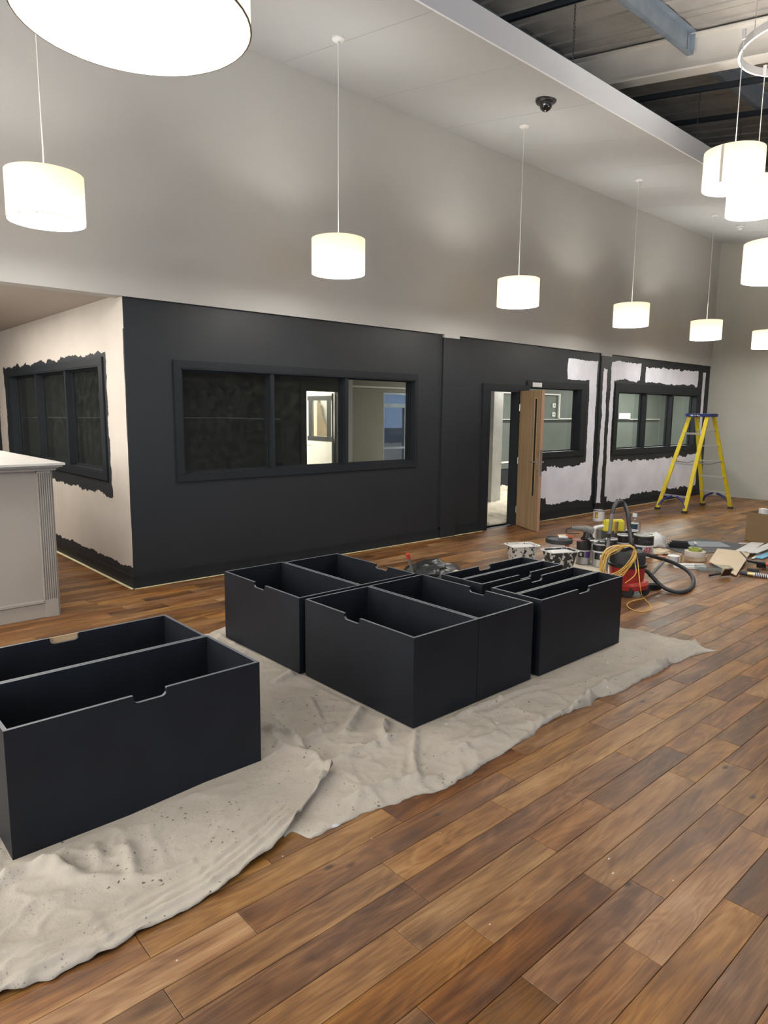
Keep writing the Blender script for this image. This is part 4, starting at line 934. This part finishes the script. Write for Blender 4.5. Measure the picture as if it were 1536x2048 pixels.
tin(tA, .083, .255, 'paint tin with black top and purple label, leftmost of the tin cluster', M['alu'], M['black'], M['black'], GT, [(TC-.75, TC+.15, .085, .15, M['black']), (TC+.25, TC+.95, .08, .155, M['purple']), (TC-.50, TC-.22, .10, .135, M['paper'])], .62, False)
tin(tM, .070, .225, 'paint tin with light body hidden between the two black topped tins', M['alu'], M['alu'], M['wand'], GT, [], .8, False)
tin(tB, .090, .255, 'paint tin with black top and white square label, behind the vacuum wand', M['alu'], M['black'], M['alu'], GT, [(TC-.8, TC+.85, .085, .16, M['black']), (TC-.1, TC+.22, .10, .145, M['paper'])], .68, False)
tG = G(1285, 1112)
gl = tin(tG, .118, .265, 'large black gloss paint tin with a red label, right of the cluster', M['paper'], M['black'], mat('tin_lid', (.50, .49, .42), .35, metal=.5), GT, [(TC-.05, TC+.85, .028, .13, M['redl']), (TC-.95, TC-.12, .055, .13, M['navy'])], .54, True)
def onc(cx_, r, ang0, z0_): return lambda x, y, z: Vector((cx_.x+math.cos(ang0+x/r)*(r+.002), cx_.y+math.sin(ang0+x/r)*(r+.002), z0_+y))
text_mesh('FULL\nGLOSS', .052, M['paper'], gl, 'label_text', onc(tG, .118, TC+.42, .082), True)
text_mesh('One', .05, M['wand'], gl, 'label_text', onc(tG, .118, TC+.35, .20), False)
tK = G(1197, 1041); tin(tK, .092, .17, 'white paint tin with a wire handle, farthest back near the pilaster', M['paper'], M['paper'], M['black'], GT, [(TC-.7, TC-.1, .05, .15, M['brownw']), (TC-.45, TC-.2, .06, .11, M['yellowp'])], .9, True)
# more small tins and pots filling the group
for px, py, r, h, lb, lo, up in ((1222, 1104, .07, .17, 'short dark paint tin directly behind the wand', M['alu'], M['black']), (1246, 1100, .08, .20, 'dark paint tin under the hose, right of the wand', M['alu'], M['black']), (1262, 1090, .075, .20, 'dark paint tin directly behind the gloss tin', M['alu'], M['black']), (1240, 1096, .075, .12, 'wide low tin under the yellow packet', M['wand'], M['black'])):
    tin(G(px, py), r, h, lb, lo, up, M['paper'], GT, [], .5, False)
# sander and heat gun resting on the tins
s0 = tA+Vector((.03, .02, .27)); t = thing('orbital_sander', s0, 'grey orbital sander with cord lying on the black topped tin', 'sander')
uR = Vector((math.cos(YAW), -math.sin(YAW), 0))
def off(b, r_, u_, f_=0): return b+uR*r_+Vector((0, 0, u_))+Vector((math.sin(YAW), math.cos(YAW), 0))*f_
MB().tube(spline([off(s0, -.15, .135), off(s0, -.06, .13), off(s0, .02, .12), off(s0, .09, .09)], 5), [.022]*4+[.030]*4+[.043]*4+[.05]*4, 12).build('body', M['wand'], t, smooth=True)
MB().lathe([(.075, 0), (.08, .015), (.055, .04), (.045, .08)], off(s0, .04, .0), 24).build('sanding_pad', M['black'], t, smooth=True)
MB().tube(spline([off(s0, -.15, .135), off(s0, -.20, .12), off(s0, -.215, .085), off(s0, -.17, .07), off(s0, -.06, .075)], 6), .005, 6).build('cord', M['black'], t, smooth=True)
tag(MB().obox(off(s0, .0, -.005), (.25, .09, .012), RZ(-YAW)).build('paint_tray_lid', mat('pinkish_card', (.36, .16, .14), .6), bevel=.003), 'pinkish paint stained card under the grey sander', 'card')
h0 = tM+Vector((.08, .02, .235)); t = thing('heat_gun', h0, 'white and grey spray gun standing upright behind the tins', 'spray gun')
MB().tube(spline([off(h0, -.02, .0), off(h0, -.02, .09), off(h0, .0, .13), off(h0, .09, .15)], 5), [.02]*6+[.024]*5+[.018]*5, 10).build('body', M['paper'], t, smooth=True)
MB().tube([off(h0, .045, 0), off(h0, .045, .11)], .028, 12).build('cup', M['wand'], t, smooth=True)
mb = MB()
rr_ = random.Random(3)
for k in range(9):
    p = off(tB, rr_.uniform(-.10, .09), .268+rr_.uniform(0, .02), rr_.uniform(-.03, .08))
    o = MB().obox(p, (rr_.uniform(.05, .11), rr_.uniform(.02, .04), .014), Matrix.Rotation(rr_.uniform(0, 3), 3, 'Z') @ Matrix.Rotation(rr_.uniform(-.2, .2), 3, 'X')).build('paint_brush', [M['paper'], M['wand'], M['black']][k % 3], bevel=.004)
    tag(o, 'small ' + ('white', 'grey', 'black')[k % 3] + ' paint stained brush heaped on the tin beside the vacuum wand', 'brush', 'brushes heaped on the tins')
# yellow packet with wooden block, bottle, bag
yb = G(1228, 1066, 0); yb = Vector((yb.x-.35, yb.y-.2, 0)); pk = G(1226, 1062, .14)
t = tag(MB().obox(pk+Vector((0, 0, .075)), (.28, .10, .17), RZ(-YAW)).build('yellow_packet', M['yellowp'], bevel=.02), 'yellow packet standing behind the paint tins', 'packet')
tag(MB().box(pk.x-.14, pk.y-.12, .0, pk.x+.14, pk.y+.10, .138).build('packing_crate', M['slate'], bevel=.005), 'dark low crate under the yellow packet', 'crate')
tag(MB().obox(off(pk, .0, .03, -.12), (.055, .03, .24), Matrix.Rotation(.06, 3, 'Y')).build('wood_block', M['brownw'], bevel=.004), 'brown wooden offcut leaning upright against the yellow packet', 'offcut')
bt = G(1268, 1062, 0); k_ = .93; bt = Vector((bt.x*k_, bt.y*k_, 0)); 
t = thing('solvent_bottle', bt, 'large clear solvent bottle with white cap and dark label', 'bottle')
MB().lathe([(.07, .0), (.085, .01), (.085, .10), (.08, .105), (.085, .11), (.085, .24), (.03, .31), (.026, .325)], bt, 28).build('bottle_body', M['clear'], t, smooth=True)
MB().lathe([(.033, .318), (.033, .362)], bt, 20).build('cap', M['paper'], t, smooth=True)
tcd = math.atan2(-bt.y, -bt.x); vs = []
for i in range(9):
    a = tcd-.55+1.1*i/8
    for z in (.15, .23): vs.append(bt+Vector((math.cos(a)*.0865, math.sin(a)*.0865, z)))
MB().add(vs, [(2*i, 2*i+2, 2*i+3, 2*i+1) for i in range(8)]).build('label', M['navy'], t)
vs = []
for i in range(9):
    a = tcd-.65+1.3*i/8
    for z in (.09, .25): vs.append(bt+Vector((math.cos(a)*.0858, math.sin(a)*.0858, z)))
MB().add(vs, [(2*i, 2*i+2, 2*i+3, 2*i+1) for i in range(8)]).build('label', M['paper'], t)
def blob(name, pts, r, m, label, cat, seed=1, sq=.6, nn=(20, 14)):
    """crumpled soft heap between points"""
    bm = bmesh.new(); c = sum((Vector(p) for p in pts), Vector())/len(pts)
    mb = MB(); n, mlat = nn; ext = Vector(r); V = []; 
    for j in range(mlat+1):
        th = PI*j/mlat
        for i in range(n):
            ph = 2*PI*i/n; d_ = Vector((math.sin(th)*math.cos(ph), math.sin(th)*math.sin(ph), math.cos(th)))
            k = 1+.30*noise.noise(d_*2.1+Vector((seed, 0, 0)))+.18*abs(noise.noise(d_*5.5+Vector((0, seed, 0))))
            p = c+Vector((d_.x*ext.x, d_.y*ext.y, d_.z*ext.z))*k
            p.z = max(p.z, pts[0][2]); V.append(p)
    Fs = [(j*n+i, j*n+(i+1) % n, (j+1)*n+(i+1) % n, (j+1)*n+i) for j in range(mlat) for i in range(n)]
    mb.add(V, Fs); bm.free(); o = mb.build(name, m, smooth=True); return tag(o, label, cat)
p = G(1309, 1094, .0); blob('plastic_bag', [(p.x, p.y, .002), (p.x, p.y, .11)], (.13, .13, .12), M['paper'], 'white crumpled bag slumped beside the gloss tin', 'bag', 3)
# tub with roller and brushes
tb = G(1117, 1104); t = thing('plaster_tub', tb, 'round white tub with dark grey lid and brushes on top', 'tub')
MB().lathe([(.128, 0), (.142, .135)], tb, 36).build('tub_body', M['white'], t, smooth=True)
MB().lathe([(.158, .12), (.166, .125), (.166, .172), (.156, .178), (.148, .165), (.01, .163)], tb, 36, cap=False).build('lid', M['slate'], t, smooth=True)
vs = []
tcd = math.atan2(-tb.y, -tb.x)
for i in range(7):
    a = tcd+.45+.55*i/6; zl = .125-.075*min(i/3, 1)
    for z in (zl, .127): vs.append(tb+Vector((math.cos(a)*.1435, math.sin(a)*.1435, z)))
MB().add(vs, [(2*i, 2*i+2, 2*i+3, 2*i+1) for i in range(6)]).build('label', M['orange'], t)
for k, (a, z, lb, mm) in enumerate(((.25, .195, 'paint crusted brush with red handle on the tub lid', M['paper']), (-.1, .20, 'cream short roller lying on the tub lid', M['skin']))):
    c = off(tb, .06, z, -.05+.09*k); q = thing('paint_roller' if k else 'paint_brush', c, lb, 'roller' if k else 'brush')
    MB().tube([off(c, -.07, .0, a*.1), off(c, .03, .0)], .016, 10).build('sleeve' if k else 'bristles', mm, q, smooth=True); MB().tube([off(c, .03, 0), off(c, .12, .0, .02)], .009, 8).build('handle', M['orange'], q, smooth=True)
# two roller scuttles
def speck(name, base, dab):
    m = mat(name, base, .5); nt = m.node_tree; b = nt.nodes['Principled BSDF']; tc = N(nt, 'ShaderNodeTexCoord'); n = N(nt, 'ShaderNodeTexNoise'); n.inputs['Scale'].default_value = 19; n.inputs['Detail'].default_value = 5
    nt.links.new(tc.outputs['Object'], n.inputs['Vector']); k = mth(nt, 'GREATER_THAN', n.outputs[0], .575)
    mx = N(nt, 'ShaderNodeMix', data_type='RGBA'); nt.links.new(k, mx.inputs[0]); mx.inputs[6].default_value = (*base, 1); mx.inputs[7].default_value = (*dab, 1); nt.links.new(mx.outputs[2], b.inputs['Base Color']); return m
M['sc1'] = speck('scuttle_white', (.52, .50, .46), (.02, .02, .022)); M['sc2'] = speck('scuttle_black', (.018, .018, .02), (.5, .48, .44))
def scuttle(c, label, m, fill, rz=0):
    t = thing('paint_scuttle', c, label, 'paint scuttle', 'paint scuttles behind the narrow boxes'); R_ = RZ(rz)
    def ring(hx_, hy_, z, rr=.03):
        return [Vector(c)+R_ @ Vector((sx*(hx_-rr)+rr*math.cos(a), sy*(hy_-rr)+rr*math.sin(a), z)) for (sx, sy, a0) in ((1,1,0),(-1,1,PI/2),(-1,-1,PI),(1,-1,1.5*PI)) for a in (a0, a0+PI/4, a0+PI/2)]
    levels = [ring(.13, .09, 0), ring(.165, .118, .185), ring(.178, .130, .187), ring(.178, .130, .195), ring(.158, .112, .195), ring(.135, .095, .06)]
    V = [v for l in levels for v in l]; n = 12
    Fs = [(j*n+i, j*n+(i+1) % n, (j+1)*n+(i+1) % n, (j+1)*n+i) for j in range(5) for i in range(n)]+[tuple(range(n))[::-1], tuple(5*n+i for i in range(n))]
    MB().add(V, Fs).build('tray_body', m, t, smooth=True)
    MB().add(ring(.150, .106, .17)+ring(.150, .106, .178), [tuple(range(12))[::-1], tuple(range(12, 24))]+[(i, (i+1) % 12, 12+(i+1) % 12, 12+i) for i in range(12)]).build('paint_film', fill, t)
    P = ring(.178, .130, .193); MB().tube(P, .007, 6, closed=True).build('rim', M['paper'], t, smooth=True)
s1 = G(1055, 1124); s1 = Vector((s1.x-.01, s1.y+.08, 0)); s2 = G(1121, 1135); s2 = Vector((s2.x-.03, s2.y, 0.010))
scuttle(s1, 'white rectangular paint scuttle spattered with charcoal', M['sc1'], M['paper'], -.45); scuttle(s2, 'black rectangular paint scuttle smeared with white paint', M['sc2'], M['paper'], -.45)
# crumpled black tray with a scraper, behind the boxes
bc = G(850, 1138, .14); t = blob('lined_paint_tray', [(bc.x+.10, bc.y, .02), (bc.x+.10, bc.y, .10)], (.33, .23, .14), M['bin'], 'black bag lined paint tray heaped behind the main boxes', 'tray', 8, nn=(48, 26))
p = G(815, 1108, .36); q = G(829, 1156, .10); t = thing('roller_handle', q, 'dirty paint roller handle with a red ring end standing in the black tray', 'roller')
MB().tube([q, lerp(q, p, .85)], [.010, .016], 10).build('handle', M['wand'], t, smooth=True); MB().tube([lerp(q, p, .82), p], .019, 12).build('red_end', M['red'], t, smooth=True)
for px, py, wh in ((912, 1140, 'right end'), (878, 1128, 'middle'), (845, 1126, 'left end')):
    p = G(px, py+3, .13); tag(MB().obox(p, (.07, .04, .02), Matrix.Rotation(random.random()*2, 3, 'Z')).build('tape_scrap', M['tape'], bevel=.004), 'yellowish scrap of masking tape on the ' + wh + ' of the black lined tray', 'tape', 'tape scraps on the black tray')
# black mat with sheet and bag on it
A_, B_, C_, D_ = G(1318, 1091), G(1398, 1077), G(1502, 1092), G(1372, 1110)
def slab(poly, z0_, z1_, name, m, label, cat, bev=0): return tag(MB().prism([(p.x, p.y) for p in poly], z0_, z1_, lambda u, v, a: Vector((u, v, a))).build(name, m, bevel=bev), label, cat)
slab([A_, B_, C_, G(1480, 1102), D_], .001, .006, 'floor_mat', M['slate'], 'black flat mat spread on the floor right of the tins', 'mat')
slab([G(1362, 1087), G(1385, 1083.5), G(1440, 1085), G(1462, 1095), G(1400, 1095)], .0065, .010, 'plastic_sheet', M['bluegrey'], 'blue grey sheet lying on the black mat', 'sheet')
p = G(1357, 1094, .006); t = thing('tool_pouch', p, 'black tool pouch lying on the mat', 'pouch'); rp = RZ(-YAW-.25)
MB().obox(p+Vector((0, 0, .035)), (.26, .13, .065), rp).build('pouch_body', M['black'], t, bevel=.02); MB().obox(p+Vector((.02, 0, .072)), (.20, .05, .018), rp).build('flap', M['blackr'], t, bevel=.006)
p = G(1390, 1089, .012); tag(MB().obox(p+Vector((0, 0, .018)), (.10, .035, .022), RZ(.6)).build('filler_knife', M['paper'], bevel=.004), 'small white scraper beside the black pouch', 'scraper')
# rolls of tape stacked
tr = G(1389, 1119)
for k, (r_, z0_, z1_, mm, lb) in enumerate(((.125, .0, .045, M['skin'], 'lowest wide roll of pale tape in the stack'), (.118, .046, .105, mat('pale_roll', (.52, .46, .40), .7), 'middle roll of pale tape in the stack'), (.075, .106, .14, M['green'], 'green printed tape roll on top of the stack'))):
    b = Vector((tr.x+(.02 if k == 0 else 0), tr.y, z0_)); MB_ = MB().lathe([(r_, 0), (r_, z1_-z0_), (r_*.62, z1_-z0_), (r_*.62, 0), (r_, 0)], b, 36, cap=False); tag(MB_.build('tape_roll', mm, smooth=True), lb, 'tape roll', 'rolls of tape stacked on the floor')
# small white pot with card
cp_ = G(1346, 1127); t = thing('small_pot', cp_, 'small white plastic pot left of the tape rolls', 'pot')
MB().lathe([(.052, 0), (.062, .085)], cp_, 24).build('pot_body', M['paper'], t, smooth=True); MB().lathe([(.067, .083), (.067, .095)], cp_, 24).build('lid', M['white'], t, smooth=True)
tag(MB().obox(G(1361, 1128)+Vector((0, 0, .06)), (.10, .012, .115), RZ(.25)).build('card_strip', M['bare'], bevel=.002), 'brown curled card strip standing beside the small white pot', 'card')
p = G(1322, 1118); tag(MB().obox(p+Vector((0, 0, .02)), (.10, .08, .03), RZ(.8)).build('scrap_packet', M['orange'], bevel=.008), 'orange and brown scrap packet on the floor near the hose', 'packet')
p = G(1316, 1106); blob('rag', [(p.x, p.y, .001), (p.x, p.y, .03)], (.16, .12, .035), M['skin'], 'pale crumpled rag behind the hose', 'rag', 5)
# stack of thin white boards
for k in range(3):
    c = G(1383, 1137-3.2*k, .012*k)+Vector((0, .0, 0)); tag(MB().obox(c+Vector((0, .02, .006)), (.34, .09, .009), RZ(-YAW-.12+.06*k)).build('thin_board', M['paper'] if k != 1 else M['raft'], bevel=.001), ('bottom', 'middle', 'top')[k] + ' thin board of the low stack before the tape rolls', 'board', 'thin white boards')
# beige board, galvanised tray, block brush
p0, p1, p2, p3, p4 = G(1435, 1098, .05), G(1479, 1103, .05), G(1493, 1119, .05), G(1472, 1152, .012), G(1418, 1124, .03)
mb = MB(); top = [p0, p1, p2, p3, p4]; V = [v+Vector((0, 0, .008)) for v in top]+top
mb.add(V, [(0,1,2,3,4), (9,8,7,6,5)]+[(i, (i+1) % 5, 5+(i+1) % 5, 5+i) for i in range(5)])
tag(mb.build('beige_board', M['skin']), 'irregular beige hardboard offcut tilted over the clutter', 'board')
V = [G(1482, 1104, .03), G(1500, 1108, .03), G(1494, 1116, .03)]; mb = MB(); mb.add([v+Vector((0, 0, .006)) for v in V]+V, [(0,1,2), (5,4,3), (0,1,4,3), (1,2,5,4), (2,0,3,5)]); tag(mb.build('beige_offcut', M['skin']), 'small triangular beige offcut at the right of the tilted board', 'offcut')
c = G(1427, 1139, .02); t = thing('clear_tray', c, 'clear shallow plastic tray in front of the beige board', 'tray'); R_ = RZ(-YAW-.15)
MB().obox(c+Vector((0, 0, 0)), (.36, .16, .004), R_).build('tray_base', M['clear'], t)
for sx, sy, lx, ly in ((0, .08, .36, .004), (0, -.08, .36, .004), (.18, 0, .004, .16), (-.18, 0, .004, .16)): MB().obox(c+R_ @ Vector((sx, sy, .02)), (lx, ly, .04), R_).build('tray_side', M['clear'], t)
c = G(1452, 1150, .03); t = thing('block_brush', c, 'dark brown sanding block with black handle at the front of the clutter', 'brush'); R_ = Matrix.Rotation(-YAW+.35, 3, 'Z') @ Matrix.Rotation(.5, 3, 'X')
MB().obox(c+Vector((0, 0, .03)), (.12, .02, .09), R_).build('block', M['darkb'], t, bevel=.003); MB().obox(c+R_ @ Vector((-.065, 0, 0))+Vector((0, 0, .03)), (.01, .022, .095), R_).build('ferrule', M['bare'], t)
MB().tube([c+Vector((0, 0, .025))+R_ @ Vector((-.07, 0, 0)), G(1417, 1151, .02)], [.012, .014], 8).build('handle', M['black'], t, smooth=True)
# sealant tube and gun
a0, a1 = G(1480, 1145, .025), G(1536, 1153, .025); dd = (a1-a0)
t = thing('sealant_tube', a0, 'sealant cartridge with yellow and black bands lying at the right edge', 'sealant tube')
for f0, f1, r_, mm, nm in ((0, .28, .022, M['slate'], 'nozzle_cap'), (.28, .50, .0235, M['brass'], 'gold_band'), (.50, 1.05, .0235, M['paper'], 'tube_body'), (1.05, 1.5, .0235, M['orange'], 'end_band')):
    MB().tube([a0+dd*f0, a0+dd*f1], r_, 14).build(nm, mm, t, smooth=True)
for k in range(7): MB().tube([a0+dd*(.55+.065*k), a0+dd*(.585+.065*k)], .0241, 14).build('printed_mark', M['black'], t, smooth=True)
g0, g1 = G(1497, 1122, .05), G(1532, 1128, .05); t = thing('sealant_gun', g0, 'black caulking gun with an orange body lying at the right edge', 'sealant gun')
MB().tube([G(1480, 1103, .06), g0, g1], [.006, .014, .022], 10).build('barrel', M['black'], t, smooth=True); MB().obox(lerp(g0, g1, .75)+Vector((0, 0, -.02)), (.10, .04, .06), RZ(-YAW)).build('grip', M['black'], t, bevel=.008)
MB().tube([g1, g1+dd*.9], .025, 12).build('cartridge', M['orange'], t, smooth=True)
p = G(1506, 1140, .02); tag(MB().obox(p, (.13, .045, .03), RZ(-YAW-.5)).build('trimming_knife', M['slate'], bevel=.01), 'dark trimming knife between the caulking gun and the sealant tube', 'knife')
# slats
sl = [((1474, 1103), (1508, 1085), .05, M['paper'], 'white'), ((1484, 1105), (1516, 1087), .05, M['paper'], 'white'), ((1494, 1107), (1524, 1089), .05, M['paper'], 'white'), ((1500, 1110), (1540, 1092), .055, M['paper'], 'white'), ((1510, 1112), (1545, 1098), .045, M['white'], 'white')]
for k, (a, b, wd, mm, nm) in enumerate(sl):
    A, B = G(*a, .012), G(*b, .012); zz = Vector((0, 0, .010*k))
    tag(MB().bar(A+zz, B+zz, wd*1.15, .009).build('plastic_strip', mm), ('flat white plastic strip, ' + ('leftmost', 'second', 'third', 'fourth', 'rightmost')[k] + ' in the fan before the cardboard box'), 'strip', 'white plastic strips')
A, B = G(1517, 1116, .012), G(1550, 1103, .012); tag(MB().bar(A, B, .10, .012).build('blue_strip', M['cyan']), 'pale blue flat strip at the right edge in front of the white ones', 'strip')
A, B = G(1506, 1117, .012), G(1520, 1107, .012); tag(MB().bar(A, B, .03, .012).build('white_strip', M['paper']), 'short narrow white strip left of the pale blue one', 'strip')
p = G(1490, 1087, .006); tag(MB().obox(p, (.17, .03, .02), RZ(-YAW)).build('white_offcut', M['paper'], bevel=.003), 'small white offcut left of the cardboard box', 'offcut')
# cardboard box
b0, b1 = G(1489, 1080), G(1545, 1091); e1 = (b1-b0).normalized(); wl = .62; e2 = Vector((-e1.y, e1.x, 0)); e2 = e2 if e2.y > 0 or e2.x > 0 else -e2
if e2.dot(Vector((math.sin(YAW), math.cos(YAW), 0))) < 0: e2 = -e2
t = thing('cardboard_box', b0, 'open brown cardboard box at the right edge behind the white strips', 'cardboard box')
def CB(mb, u0, u1, v0, v1, z0_, z1_):
    P = [b0+e1*u+e2*v for u, v in ((u0, v0), (u1, v0), (u1, v1), (u0, v1))]
    return mb.add([p+Vector((0, 0, z0_)) for p in P]+[p+Vector((0, 0, z1_)) for p in P], [(0,3,2,1),(4,5,6,7),(0,1,5,4),(1,2,6,5),(2,3,7,6),(3,0,4,7)])
for nm, a in (('box_side', (0, wl, 0, .006)), ('box_side', (0, wl, .38, .386)), ('box_side', (0, .006, .006, .38)), ('box_side', (wl-.006, wl, .006, .38))): CB(MB(), *a, .003, .40).build(nm, M['cardb'], t)
CB(MB(), .006, wl-.006, .006, .38, .003, .009).build('box_base', M['cardb'], t)
rp = b0+e1*.10+e2*.20; t = thing('paper_roll', rp+Vector((0, 0, .01)), 'white paper roll standing in the cardboard box', 'paper roll')
MB().lathe([(.06, 0), (.06, .43), (.025, .44), (.02, .40)], rp+Vector((0, 0, .01)), 28).build('roll', M['paper'], t, smooth=True)
# paint flakes
rf = random.Random(4)
for px, py in ((147, 1158), (1218, 1718), (1226, 1747), (1428, 1466), (743, 1678), (880, 1666), (1316, 1208), (353, 1922), (1318, 1883), (566, 1713), (1346, 1762), (980, 1849)):
    p = G(px, py, .001); s_ = rf.uniform(.0018, .0036)
    mb = MB(); P = [p+Vector((math.cos(a)*s_*rf.uniform(.5, 2.2), math.sin(a)*s_*rf.uniform(.5, 1.1), .0015*rf.random())) for a in (0, 1.2, 2.5, 3.7, 5)]
    mb.add(P+[q+Vector((0, 0, .0012)) for q in P], [(4,3,2,1,0), (5,6,7,8,9)]+[(i, (i+1) % 5, 5+(i+1) % 5, 5+i) for i in range(5)])
    tag(mb.build('paint_flake', M['paper']), ('tiny white paint flake on the floor by the counter' if px < 200 else 'tiny white paint flake on the floor by the vacuum' if py < 1300 else 'tiny white paint flake on the foreground planks'), 'flake', 'paint flakes on the floor')
